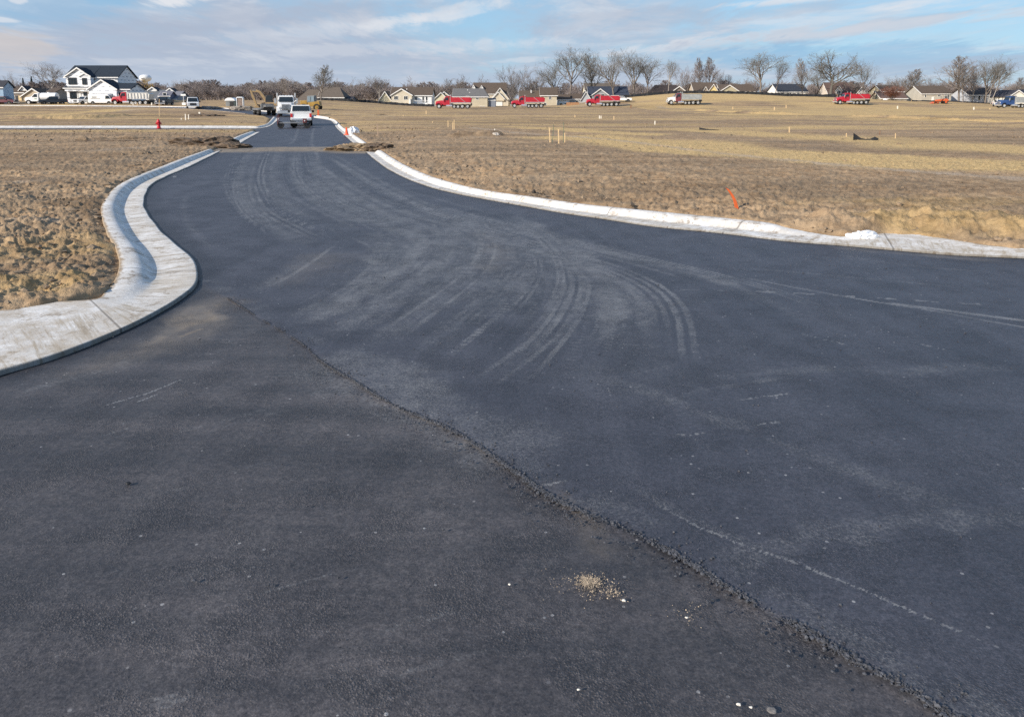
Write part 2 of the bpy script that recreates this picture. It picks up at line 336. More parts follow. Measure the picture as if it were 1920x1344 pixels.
# ---- kerbs: a swept gutter pan, face and top between the asphalt edge and the back of the kerb
def kerb_mat():
    t = NT('kerb_concrete'); s = t.attr('along'); w = t.attr('across')
    cb = t.n('CombineXYZ'); t.L(s, cb.inputs[0]); t.put(cb.inputs[1], t.math('MULTIPLY', w, 0.55)); v = cb.outputs[0]
    cb2 = t.n('CombineXYZ'); t.put(cb2.inputs[0], t.math('MULTIPLY', s, 6.0)); t.put(cb2.inputs[1], t.math('MULTIPLY', w, 0.8))
    c = t.mix(t.map(t.noise(2.2, 6, 0.65), 0.35, 0.7), (0.66, 0.64, 0.60), (0.86, 0.85, 0.82))
    st = t.map(t.noise(1.6, 6, 0.75, cb2.outputs[0]), 0.47, 0.64, 0, 0.9)           # mud streaks across the pan
    pan = t.map(w, 0.62, 0.5)
    c = t.mix(t.math('MULTIPLY', st, t.math('MULTIPLY_ADD', pan, 0.75, 0.25)), c, (0.36, 0.30, 0.22))
    edge_ = t.map(t.math('ADD', w, t.math('MULTIPLY', t.noise(5, 5, 0.7), 0.22)), 1.04, 1.10); c = t.mix(edge_, c, (0.30, 0.22, 0.14))
    sp = t.map(t.math('MULTIPLY_ADD', t.noise(9, 7, 0.80), 0.6, t.math('MULTIPLY', t.noise(2.3, 5, 0.7), 0.4)), 0.515, 0.60, 0, 0.85); c = t.mix(sp, c, (0.25, 0.20, 0.15))
    dust = t.map(t.noise(0.35, 4, 0.6), 0.45, 0.75, 0, 0.6); c = t.mix(t.math('MULTIPLY', dust, pan), c, (0.46, 0.40, 0.31))
    dusty = t.attr('mud'); c = t.mix(t.math('MULTIPLY', dusty, t.map(t.noise(3.5, 6, 0.75), 0.3, 0.62, 0.0, 0.8)), c, (0.42, 0.345, 0.25))
    j = t.math('ABSOLUTE', t.math('SUBTRACT', t.math('FRACT', t.math('DIVIDE', s, 3.0)), 0.5))
    c = t.mix(t.map(j, 0.003, 0.008, 0.6, 0.0), c, (0.10, 0.085, 0.07))
    t.put(t.b.inputs['Base Color'], t.mix(t.attr('tar'), c, (0.010, 0.010, 0.011)))
    t.b.inputs['Roughness'].default_value = 0.85; t.b.inputs['Specular IOR Level'].default_value = 0.25
    h = t.math('ADD', t.math('MULTIPLY', t.noise(14, 5, 0.7), 0.7), t.math('MULTIPLY', t.noise(60, 3, 0.6), 0.3))
    t.L(t.bump(h, 0.6, 0.012), t.b.inputs['Normal']); return t.m
KM = kerb_mat()
PROF = [(-0.02, -1, 1), (-0.02, 0.030, 0.6), (0.012, 0.034, 0.0), (0.15, 0.032, 0), (0.30, 0.026, 0), (0.45, 0.020, 0), (0.54, 0.018, 0), (0.58, 0.030, 0), (0.64, 0.072, 0), (0.70, 0.114, 0), (0.76, 0.138, 0), (0.83, 0.148, 0), (0.92, 0.150, 0), (0.985, 0.147, 0), (1.0, 0.140, 0), (1.0, -1, 0)]
def kerb(E, B, label, step=0.16, mud=None, flat_from=None):
    e, s = smooth_line(E, step); b, sb = smooth_line(B, step*0.5)
    V = []; al = []; ac = []; md = []; tr = []; n = len(PROF); jmin = 0; rng = np.random.default_rng(4)
    bi = []
    for i in range(len(e)):
        d = np.hypot(b[:, 0]-e[i, 0], b[:, 1]-e[i, 1]) + 0.15*np.abs(sb/sb[-1]-s[i]/s[-1])*5
        bi.append(int(np.argmin(d)))
    bi = np.maximum.accumulate(np.array(bi)); k = 9                      # smooth the pairing
    bs = np.convolve(np.pad(sb[bi], k, mode='edge'), np.ones(2*k+1)/(2*k+1), 'valid'); bs[0] = sb[0]; bs[-1] = sb[-1]
    for i in range(len(e)):
        q = np.array([np.interp(bs[i], sb, b[:, j]) for j in range(3)]); hk = max(q[2], 0.0)/0.15
        g = gz(e[i, 0], e[i, 1]); wob = 0.010*math.sin(s[i]*1.3)+0.008*math.sin(s[i]*3.1+1)
        for (t, z, ta) in PROF:
            tt = t + (wob if t <= 0.02 else 0)
            flat = 1-min(1.0, max(0.0, (hk-0.3)/0.6))
            zz = -0.16 if z < 0 else (z if t < 0.55 else 0.018 + (z-0.018)*hk)
            if z >= 0: zz = zz*(1-flat) + (0.034 + 0.05*max(t, 0)*flat)*flat
            V.append((e[i, 0]*(1-tt)+q[0]*tt, e[i, 1]*(1-tt)+q[1]*tt, g+zz)); al.append(s[i]); ac.append(t); tr.append(ta)
            md.append(mud(s[i], e[i]) if mud else 0.35)
    idx = np.arange(len(e)*n).reshape(len(e), n)
    Fq = np.stack([idx[:-1, :-1].ravel(), idx[1:, :-1].ravel(), idx[1:, 1:].ravel(), idx[:-1, 1:].ravel()], 1)
    o = mesh_np('kerb', np.array(V), Fq, KM, dict(along=al, across=ac, mud=md, tar=tr)); tag(o, label, 'kerb', None, 'structure')
    return o
kerb(W(E_LEFT), W(B_LEFT), 'curving white concrete kerb and gutter on the left of the new road', 0.1, lambda s, p: 0.4+0.4*float(p[1] < 8.5))
kerb(W(E_RIGHT), W(B_RIGHT), 'long white concrete kerb and gutter sweeping along the right of the new road', 0.12, lambda s, p: 0.35+0.6*float(ss(5, 9, p[0])))
kerb(W(E_RFAR), W(B_RFAR), 'white kerb right of the far stretch beside the orange cone')
kerb(W(E_LFAR), W(B_LFAR), 'short white kerb left of the far stretch by the side street mouth')
kerb(W(E_CORN), W(B_CORN), 'thin white kerb along the far edge of the side street behind the hydrant', 0.3)
def off(d, i0, i1): return [Vector((*(far_c[i, :2]+far_n[i]*d), 0.0)) for i in range(i0, i1, 4)]
def offb(d, i0, i1): return [Vector((*(far_c[i, :2]+far_n[i]*d), 0.15)) for i in range(i0, i1, 4)]
kerb(off(FAR_HW, 14, len(far_c)), offb(FAR_HW+0.6, 14, len(far_c)), 'white kerb on the outer side of the distant road bend', 0.5)
kerb(off(-FAR_HW, 36, len(far_c)), offb(-FAR_HW-0.6, 36, len(far_c)), 'white kerb on the inner side of the distant road bend', 0.5)

# ---- fan grid: rows and columns close together near the viewer, wide apart far off
XC = np.unique(np.r_[np.linspace(-2600, -120, 34), np.arange(-120, 2041, 2.1), np.linspace(2041, 4500, 34)])
def fan(rows_Y, xc):
    u = CH*F/CP**2/(rows_Y+CH*math.tan(PT)); d = CH/(u*CP)/F
    sc = CH/(u*CP); X = (xc[None, :]-960)*sc[:, None]*1.0
    return X, np.repeat(rows_Y[:, None], len(xc), 1)
def Yof(u): return CH*F/CP**2/u - CH*math.tan(PT)
def grid_faces(nr, nc, keep=None):
    i = np.arange(nr*nc).reshape(nr, nc)
    Fq = np.stack([i[:-1, :-1], i[:-1, 1:], i[1:, 1:], i[1:, :-1]], -1).reshape(-1, 4)
    return Fq if keep is None else Fq[keep.ravel()]
def compact(V, Fq, attrs):
    used = np.zeros(len(V), bool); used[Fq.ravel()] = True; mp = np.cumsum(used)-1
    return V[used], mp[Fq], {k: a[used] for k, a in attrs.items()}

def stroke(D, X, Y, pts, w, amt, soft=0.5, world=False, edge=0.0, tread=0.0, ragged=0.0, ends=0.15, dash=None, seed=0, Z=0.0, fs=1.0):
    """add a worn stroke along a line to the field D"""
    q = np.array([(p[0], p[1]) if world else P(p[0], p[1], Z).xy[:] for p in pts], float)
    if len(q) > 2: q = smooth_line([Vector((a, b, 0)) for a, b in q], max(w*0.5, 0.25))[0][:, :2]
    m = (X > q[:, 0].min()-w) & (X < q[:, 0].max()+w) & (Y > q[:, 1].min()-w) & (Y < q[:, 1].max()+w)
    if not m.any(): return
    x = X[m]; y = Y[m]; d, s, tot = dist_line(q, x, y, arc=True)
    if ragged: d = d + ragged*w*(fbm(x*1.3/w, y*1.3/w, 4, seed+5)-0.5)
    if w > 0.15 and soft == 0.5: soft = 0.95
    k = 1-ss(w*0.5*(1-soft), w*0.5, d)
    if edge: k = k*(1-edge) + edge*np.exp(-((d-w*0.38)/(w*0.10+0.012))**2)
    f = s/max(tot, 1e-6)
    if ends: k = k*ss(0, ends, f)*ss(0, ends, 1-f)
    if tread: k = k*(1-tread*(0.5+0.5*np.sign(np.sin(s*2*math.pi/0.11))))
    if dash: k = k*(np.mod(s, dash) < dash*0.55)
    k = k*(0.45+1.1*fbm(x*2.3*fs, y*2.3*fs, 4, seed+11))
    D[m] = np.maximum(D[m], k*amt) if amt > 0 else np.minimum(D[m], k*amt)

# ---- asphalt
def asphalt_mat():
    t = NT('asphalt'); ap = t.attr('apron'); du = t.attr('dust'); dk = t.attr('dark'); di = t.attr('dirt'); ta = t.attr('tar')
    g1 = t.noise(95, 4, 0.7); g2 = t.noise(28, 4, 0.65); big = t.noise(0.9, 5, 0.6); lane = t.noise(1.0, 7, 0.68, t.scaled((0.22, 2.4, 1), (0, 0, -0.42)))
    gm = t.math('MULTIPLY_ADD', g1, 0.6, t.math('MULTIPLY', g2, 0.4))
    new = t.mix(t.map(gm, 0.32, 0.70), (0.034, 0.034, 0.0415), (0.072, 0.072, 0.086))
    old = t.mix(t.map(gm, 0.32, 0.70), (0.037, 0.034, 0.035), (0.090, 0.084, 0.084))
    c = t.mix(ap, new, old)
    c = t.mix(1.0, c, t.mix(t.map(big, 0.3, 0.7), (0.84, 0.84, 0.84), (1.16, 1.15, 1.13)), 'MULTIPLY')
    lam = t.mix(t.map(lane, 0.35, 0.68), (0.80, 0.81, 0.83), (1.30, 1.26, 1.24))
    c = t.mix(ap, c, t.mix(1.0, c, lam, 'MULTIPLY'))
    for sc_, lo_, hi_ in ((80, 0.80, 1.24), (30, 0.88, 1.13)):
        vc = t.n('TexVoronoi'); t.L(t.obj, vc.inputs['Vector']); vc.inputs['Scale'].default_value = sc_
        vs_ = t.n('SeparateColor'); t.L(vc.outputs['Color'], vs_.inputs[0])
        c = t.mix(1.0, c, t.mix(vs_.outputs[0], (lo_, lo_, lo_), (hi_, hi_, hi_)), 'MULTIPLY')
    # small dark voids between stones and pale stone flecks
    vd = t.map(t.math('ADD', t.voro(40), t.math('MULTIPLY', t.noise(90, 3, 0.6), 0.25)), 0.42, 0.22, 0, 0.9); vn = t.map(t.noise(5.5, 5, 0.7), 0.50, 0.66)
    c = t.mix(t.math('MULTIPLY', t.math('MULTIPLY', vd, vn), t.math('MULTIPLY_ADD', ap, 0.5, 0.5)), c, (0.009, 0.009, 0.011))
    vo = t.n('TexVoronoi'); t.L(t.obj, vo.inputs['Vector']); vo.inputs['Scale'].default_value = 24
    sx = t.n('SeparateColor'); t.L(vo.outputs['Color'], sx.inputs[0])
    fl = t.math('MULTIPLY', t.math('GREATER_THAN', sx.outputs[0], 0.975), t.math('LESS_THAN', vo.outputs['Distance'], 0.24))
    c = t.mix(t.math('MULTIPLY', fl, t.math('MULTIPLY_ADD', sx.outputs[1], 0.75, 0.15)), c, (0.34, 0.33, 0.32))
    roll = t.noise(1.0, 5, 0.6, t.scaled((1.5, 0.10, 1), (0, 0, 0.12))); c = t.mix(1.0, c, t.mix(t.map(roll, 0.34, 0.66), (0.88, 0.88, 0.89), (1.13, 1.13, 1.12)), 'MULTIPLY')
    c = t.mix(dk, c, (0.014, 0.014, 0.017))
    gd = t.math('MULTIPLY_ADD', t.noise(42, 5, 0.75), 0.7, t.math('MULTIPLY', t.noise(7, 4, 0.7), 0.3))
    th = t.math('SUBTRACT', t.math('ADD', gd, t.math('MULTIPLY', du, 1.0)), 0.60)
    c = t.mix(t.math('MULTIPLY', t.map(th, -0.06, 0.26, 0, 0.85), t.map(du, 0.0, 0.10)), c, (0.225, 0.22, 0.215))
    c = t.mix(t.math('MULTIPLY', du, 0.22), c, (0.20, 0.195, 0.19))
    dn = t.map(t.noise(2.6, 6, 0.7), 0.3, 0.7, 0.55, 1.2)
    c = t.mix(t.math('MINIMUM', t.math('MULTIPLY', di, dn), 1.0), c, (0.25, 0.205, 0.155))
    c = t.mix(ta, c, (0.007, 0.007, 0.008))
    t.put(t.b.inputs['Base Color'], c)
    r = t.map(g2, 0.2, 0.8, 0.44, 0.66); r2 = t.math('MAXIMUM', r, t.math('MULTIPLY', t.math('ADD', di, du), 0.9))
    t.put(t.b.inputs['Roughness'], r2); t.b.inputs['Specular IOR Level'].default_value = 0.5
    v1 = t.voro(74); v2 = t.voro(150); pt = t.map(t.noise(1.9, 5, 0.65), 0.40, 0.64, 0.15, 1.0)
    dome = t.math('ADD', t.map(v1, 0.0, 0.62, 1.0, 0.0), t.map(v2, 0.0, 0.6, 0.45, 0.0))
    h = t.math('ADD', t.math('MULTIPLY', t.math('MULTIPLY', dome, pt), 0.5), t.math('ADD', t.math('MULTIPLY', g2, 0.45), t.math('MULTIPLY', t.noise(9, 4, 0.6), 0.5)))
    gap = t.math('MULTIPLY', t.map(v1, 0.40, 0.68), t.math('MULTIPLY', pt, 0.55))
    t.put(t.b.inputs['Base Color'], t.mix(gap, c, t.mix(1.0, c, (0.35, 0.35, 0.36), 'MULTIPLY')))
    t.L(t.bump(h, 0.7, 0.010), t.b.inputs['Normal']); return t.m
SEAM = [(372,528),(395,542),(430,560),(480,592),(560,640),(600,675),(660,712),(740,760),(850,808),(960,880),(1040,935),(1200,1005),(1300,1060),(1380,1110),(1500,1175),(1600,1235),(1700,1290),(1790,1344),(2000,1450),(2400,1640)]
SEAM_W = smooth_line(W(SEAM), 0.06)[0][:, :2]
def build_road():
    rows = np.r_[np.linspace(-25, 0.6, 14), np.sort(Yof(np.r_[np.linspace(2400, 1240, 40)[:-1], np.arange(1240, 58, -1.75)])), np.arange(62, 182, 0.9)]
    rows = np.unique(rows); rows = rows[np.r_[True, np.diff(rows) > 1e-4]]
    rf = rows[rows > 0.5]; X, Y = fan(rf, XC)
    Xb, Yb = np.meshgrid(np.linspace(-60, 90, len(XC)), rows[rows <= 0.5]); X = np.vstack([Xb, X]); Y = np.vstack([Yb, Y])
    nr, nc = X.shape; x = X.ravel(); y = Y.ravel()
    sd = np.full(x.shape, -5.0); far = y > 4; sd[far] = road_sd(x[far], y[far])
    near = y < 40
    dseam = np.full(x.shape, 9.0); m = near & (y > 0.5); dseam[m] = dist_line(SEAM_W[::3], x[m], y[m])
    # the old apron is on the near, left side of the seam
    poly = np.vstack([SEAM_W[::4], [(40, -30), (-60, -30), (-60, P(0, 560).y)], [P(330, 520).xy[:]]])
    ins = inside(poly, x, y); sgn = np.where(ins, dseam, -dseam)
    apron = ss(-0.02, 0.06, sgn)*(y < 14)
    dust = np.zeros(x.shape); dark = np.zeros(x.shape); dirt = np.zeros(x.shape); tar = np.zeros(x.shape)
    st = lambda pts, w, a, **k: stroke(dust, x, y, pts, w, a, **k)
    dk = lambda pts, w, a, **k: stroke(dark, x, y, pts, w, a, **k)
    dt = lambda pts, w, a, **k: stroke(dirt, x, y, pts, w, a, **k)
    # tyre arcs over the fresh mat
    T1 = [(860,398),(891,416),(910,442),(912,470),(896,503),(849,545),(783,592),(708,648),(642,686)]
    st(T1, 0.40, 0.26, edge=0.75, seed=1, ends=0.2); st([(889,425),(902,450),(897,480),(880,510)], 0.22, 0.25, tread=0.6, seed=2)
    st([(1060,452),(1088,470),(1111,494),(1121,517),(1116,541),(1100,560)], 0.36, 0.24, edge=0.5, tread=0.3, seed=3, ends=0.25)
    st([(1042,470),(1035,500),(1022,530),(1012,552)], 0.32, 0.20, edge=0.4, tread=0.3, seed=4, ends=0.25)
    st([(1075,500),(1090,530),(1078,564)], 0.30, 0.16, edge=0.4, seed=41, ends=0.3)
    st([(1062,598),(1013,639),(966,676),(919,709),(885,740)], 0.32, 0.22, edge=0.65, tread=0.2, seed=5, ends=0.3)
    st([(1130,508),(1172,545),(1191,587),(1195,644),(1177,709)], 0.32, 0.13, tread=0.6, edge=0.5, seed=6, ends=0.3)
    st([(1100,590),(1085,640),(1062,690),(1040,720)], 0.34, 0.09, tread=0.7, seed=61, ends=0.3)
    st([(638,452),(581,494),(535,522),(480,545),(441,559)], 0.12, 0.22, seed=7, ends=0.3); st([(600,475),(545,512),(470,552)], 0.9, 0.10, seed=71)
    st([(764,498),(735,520),(700,540),(670,560)], 0.30, 0.18, tread=0.5, seed=8); st([(800,500),(770,545),(720,590),(660,630)], 0.5, 0.12, seed=81)
    st([(700,420),(760,450),(800,480),(820,520),(800,570)], 0.6, 0.10, seed=82)
    st([(690,440),(760,465),(830,480)], 0.5, 0.10, seed=83)
    for k, T in enumerate([[(933,484),(938,522),(919,564),(872,615),(802,662),(764,695)], [(966,461),(999,494),(1008,536),(994,587),(956,634),(910,681)], [(717,475),(680,527),(624,569)], [(815,490),(812,530),(770,575),(720,610)],
                           [(1050,410),(1120,450),(1165,510)], [(870,450),(860,500),(800,550)]]):
        for o in (-9, 0, 9): dk([(a+o, b) for a, b in T], 0.11, 0.34, tread=0.25, seed=20+k*3+o)
    # arcs running with the road
    for k, (T, w, a) in enumerate([
        ([(524,276),(508,313),(521,345),(560,376),(625,407),(690,438),(780,475)], 0.32, 0.20), ([(545,290),(547,326),(573,352),(625,380),(700,402)], 0.28, 0.17),
        ([(580,262),(592,285),(602,311),(638,339),(690,368),(769,389),(900,430)], 0.30, 0.22), ([(570,300),(590,340),(650,375),(760,412),(860,440)], 0.5, 0.10),
        ([(422,324),(420,342),(435,376),(482,412),(560,451)], 0.28, 0.13), ([(350,360),(345,400),(370,440),(420,480)], 0.25, 0.13), ([(470,300),(455,340),(480,385),(560,430),(640,470)], 0.6, 0.11),
        ([(640,300),(690,335),(780,362),(900,395),(1050,430)], 0.25, 0.14), ([(760,400),(900,422),(1050,455),(1200,490),(1395,520)], 0.45, 0.14), ([(560,400),(660,430),(770,480)], 0.9, 0.10),
        ([(490,275),(470,290),(440,310)], 0.3, 0.12), ([(515,240),(540,256),(545,262),(520,268)], 0.3, 0.16), ([(560,240),(552,262),(535,275)], 0.3, 0.22), ([(590,238),(585,255),(586,272)], 0.3, 0.22), ([(605,226),(608,236),(605,246)], 0.4, 0.15),
        ([(530,242),(560,246),(583,251),(588,262)], 0.25, 0.16)]): st(T, w, a, seed=40+k, edge=0.3)
    # thin pale lines and dashes on the right
    st([(1340,505),(1395,520),(1500,541),(1612,561),(1744,582),(1912,612),(2100,640)], 0.10, 0.26, seed=60, ends=0.2, soft=0.9)
    st([(1640,565),(1760,580),(1912,600),(2000,610)], 0.20, 0.25, seed=61)
    for o in (0,): st([(1207,541-o*0.9),(1361,545-o),(1447,548-o),(1567,554-o),(1762,566-o),(1912,574-o)], 0.09, 0.24, seed=62+o, ends=0.1, dash=0.5, soft=0.8, ragged=1.0)
    st([(1320,495),(1600,520),(1900,548)], 0.14, 0.10, seed=66, ends=0.3); st([(1520,470),(1700,497),(1920,515)], 0.12, 0.12, seed=67, ends=0.3)
    st([(315,332),(355,330),(395,331)], 0.07, 0.7, seed=68, soft=0.3); st([(316,331),(352,317)], 0.06, 0.5, seed=69)
    # broad dusty bands in the foreground
    st([(1040,680),(1250,748),(1420,815),(1600,883),(1791,953),(2000,1030)], 0.42, 0.10, seed=70, ragged=0.7)
    st([(1250,722),(1380,705),(1500,697),(1700,694),(1960,690)], 0.42, 0.10, seed=72, ragged=0.7); st([(1250,745),(1350,725),(1500,705)], 0.24, 0.11, seed=73, ragged=0.8)
    st([(1300,1070),(1400,1040),(1560,1000),(1750,975),(2000,965)], 0.40, 0.11, seed=74, ragged=0.8); st([(1340,1035),(1520,1010),(1700,985),(1960,960)], 0.30, 0.08, seed=75, ragged=0.8)
    st([(1173,912),(1325,994),(1500,1058),(1646,1117),(1791,1181),(1879,1216),(2000,1275)], 0.016, 0.34, seed=76, ragged=4.0, fs=3.0, ends=0.3)
    st([(1173,905),(1325,985),(1480,1045)], 0.16, 0.12, seed=77)
    dk([(1380,1055),(1560,1035),(1700,1012),(1950,997)], 0.010, 0.6, seed=78, ragged=3.0, fs=3)
    for k, T in enumerate([[(1370,752),(1430,742),(1500,735)], [(1400,798),(1470,790)], [(1255,818),(1330,812)], [(1490,622),(1560,640),(1600,650)], [(1700,640),(1790,660)], [(1015,910),(1070,898)]]):
        st(T, 0.035, 0.30, seed=90+k, ragged=2.5, soft=0.8, fs=2.0, ends=0.3)
    # streaks with the old apron's laying direction (up to the right)
    rng = np.random.default_rng(18)
    FA = np.array([(640,440),(700,462),(717,485),(690,525),(620,570),(540,610)], float); FB = np.array([(860,398),(905,430),(912,470),(880,520),(783,592),(642,686)], float); FC = np.array([(960,405),(1100,480),(1185,560),(1198,630),(1180,710),(1130,800)], float)
    GA = np.array([(462,285),(440,335),(455,385),(520,440),(600,480)], float); GB = np.array([(530,278),(520,330),(560,385),(660,425),(800,470)], float); GC = np.array([(592,285),(625,325),(740,380),(950,435),(1200,492)], float)
    def fam(A, B, C, k): u = 2*k-1; return A*(u*(u-1)/2)+B*(1-u*u)+C*(u*(u+1)/2)
    HA = np.array([(560,320),(680,400),(850,470),(1000,560),(1040,680)], float); HB = np.array([(590,300),(720,378),(960,450),(1200,540),(1245,750)], float); HC = np.array([(620,290),(800,385),(1100,460),(1500,545),(1920,640)], float)
    for (A, B, C, n_) in ((FA, FB, FC, 66), (GA, GB, GC, 54), (HA, HB, HC, 26)):
        for i_ in range(n_):
            T = fam(A, B, C, rng.uniform(-0.04, 1.05)); i0 = rng.integers(0, 2); i1 = len(T)-rng.integers(0, 2); T = T[i0:i1] + rng.normal(0, 3, (1, 2))
            q = np.array([P(a, b).xy[:] for a, b in T]); q = smooth_line([Vector((a, b, 0)) for a, b in q], 0.3)[0][:, :2]; tg = np.gradient(q, axis=0); tg /= np.linalg.norm(tg, axis=1)[:, None]; nn = np.stack([-tg[:, 1], tg[:, 0]], 1)
            dk_line = rng.random() < 0.42; nr_ = rng.integers(1, 5); sp = rng.uniform(0.06, 0.16); am = rng.uniform(0.06, 0.19); td = rng.choice([0, 0, 0.5, 0.7])
            for j_ in range(nr_):
                L_ = q + nn*(j_-nr_/2)*sp*1.25
                stroke(dark if dk_line else dust, x, y, L_, sp, am*(1.3 if dk_line else 1), world=True, seed=400+i_, tread=td, ends=rng.uniform(0.15, 0.35), ragged=0.35)
            if rng.random() < 0.7: stroke(dust if rng.random() < 0.7 else dark, x, y, q, rng.uniform(0.3, 1.0), rng.uniform(0.08, 0.19), world=True, seed=500+i_, ragged=0.4)
    st(FB[1:5], 5.0, 0.10, seed=600, ragged=0.6); st(FA[1:5], 2.5, 0.08, seed=601, ragged=0.6); st([(600,650),(760,730),(900,800),(1060,880)], 1.4, 0.14, seed=602, ragged=0.8); st(FC[1:], 2.0, 0.08, seed=603, ragged=0.6)
    rng = np.random.default_rng(8)
    for k in range(46):
        a = rng.uniform(-100, 900); b = rng.uniform(650, 1340)
        if b < 560+0.58*(a-430)+60: b = 560+0.58*max(a-430, 0)+rng.uniform(60, 500)
        l = rng.uniform(90, 420); T = [(a, b), (a+l*0.5, b-l*0.5*0.30), (a+l, b-l*0.27)]
        if T[2][1] < 585+0.58*max(T[2][0]-430, -200): continue
        st(T, rng.uniform(0.015, 0.11), rng.uniform(0.03, 0.12), seed=100+k, ragged=1.2, ends=0.4)
    st([(180,762),(300,728),(350,705)], 0.022, 0.4, seed=160, ragged=2.0, fs=3); st([(255,752),(300,735)], 0.015, 0.6, seed=161, ragged=2.0); st([(0,745),(80,722),(200,690),(280,665)], 0.35, 0.12, seed=162, ragged=0.8)
    # mud by the kerb corner and the mud crossing farther up
    dt([(385,552),(400,570),(330,622),(230,660)], 0.75, 0.75, seed=170, ragged=1.1, ends=0.25); dt([(430,556),(350,620),(200,680),(60,715)], 0.9, 0.38, seed=171, ragged=0.9); dt([(330,632),(385,612)], 0.08, 0.9, seed=172, ragged=1)
    dt([(640,470),(590,505),(520,540)], 1.2, 0.16, seed=173, ragged=0.8); dt([(900,430),(930,480),(900,520)], 0.8, 0.15, seed=175, ragged=0.8)
    dt([(1020,895),(1060,930),(1120,1010),(1150,1060)], 0.25, 0.16, seed=174, ragged=0.9)
    dt([(400,283),(480,281.5),(550,280.5),(640,281),(720,282)], 4.2, 1.0, seed=176, ragged=0.15, soft=0.25, ends=0); dt([(452,280),(550,278),(660,280)], 1.6, 1.3, seed=177, ends=0.05, ragged=0.4)
    dt([(440,287),(470,286),(520,286.5),(690,287.5)], 0.4, 1.2, seed=178, ends=0.02)
    dt([(40,237),(200,241),(440,242.5),(500,243)], 3.0, 0.5, seed=179, ragged=0.6)
    dt([(1540,462),(1750,480),(1920,492)], 0.4, 0.25, seed=181, ragged=0.8); dt([(380,206),(430,210),(475,214)], 2.0, 0.3, seed=182)
    for k in ('el', 'er', 'elf', 'erf'):
        L = ln[k][::3]; m = near & (y > 2) if k in ('el', 'er') else (y > 30) & (y < 130)
        d = dist_line(L, x[m], y[m]); w = 0.10
        t2 = 1-ss(w*0.55, w, d + 0.05*(fbm(x[m]*5, y[m]*5, 3, 3)-0.5)); tar[m] = np.maximum(tar[m], t2)
    tar[m] *= 0.7
    near_l = dist_line(ln['el'][::3], x[near], y[near]); dark[near] = np.maximum(dark[near], 0.55*(1-ss(0.1, 0.55, near_l + 0.25*(fbm(x[near]*3, y[near]*3, 3, 9)-0.5))))
    # the seam: a dark ragged joint with coarse, open stone beside it
    open_ = np.zeros(x.shape); open_[m := (near & (y > 0.5))] = 1
    wx = x + 0.25*(fbm(x*1.1, y*1.1, 3, 37)-0.5); wy = y + 0.25*(fbm(x*1.1+40, y*1.1, 3, 38)-0.5)
    rag = fbm(wx*2.7+wy*1.1, wy*2.9-wx*0.8, 5, 31)-0.5
    sg = sgn + 0.10*rag
    dark = np.maximum(dark, (y < 14)*0.75*(1-ss(0.0, 0.028, np.abs(sg-0.006)))*ss(0.30, 0.62, fbm(wx*1.9+5, wy*2.1, 4, 77)))
    dust = np.maximum(dust, (y < 14)*0.12*(1-ss(0.02, 0.30, np.abs(sg+0.12)))*ss(0.3, 0.7, fbm(x*2, y*2, 3, 78)))
    g = Hgt(x, y)
    step = 0.014*(1-ss(-0.06, 0.06, sg))*(y < 14) + (y >= 14)*0.014
    grit = (fbm(x*17, y*17, 2, 55)-0.5)*0.008*np.exp(-(sg/0.06)**2)*(y < 14)*(1-ss(3, 8, y))
    z = g + step - 0.014 + grit + 0.010*(fbm(x*0.5, y*0.5, 3, 66)-0.5)*(y < 60)
    # a hump of trodden mud where the pipe crosses
    z = z + 0.05*np.clip(dirt, 0, 1)*np.exp(-((y-P(550, 281).y)/2.0)**2)
    keepv = (sd < 0.5).reshape(nr, nc); kf = keepv[:-1, :-1] & keepv[1:, 1:] & keepv[1:, :-1] & keepv[:-1, 1:]
    V = np.stack([x, y, z], 1); Fq = grid_faces(nr, nc, kf)
    # lower the sheet under the kerbs
    V[:, 2] -= 0.10*ss(-0.34, -0.14, sd)*(y > 4)*((np.minimum(np.abs(y-P(550, 281).y), 3)/3) > 0.9)
    V, Fq, A = compact(V, Fq, dict(apron=apron, dust=dust, dark=dark, dirt=dirt, tar=tar))
    o = mesh_np('road', V, Fq, asphalt_mat(), A)
    tag(o, 'freshly laid dark blue grey asphalt road marked with curved tyre tracks', 'road', None, 'structure')
build_road()

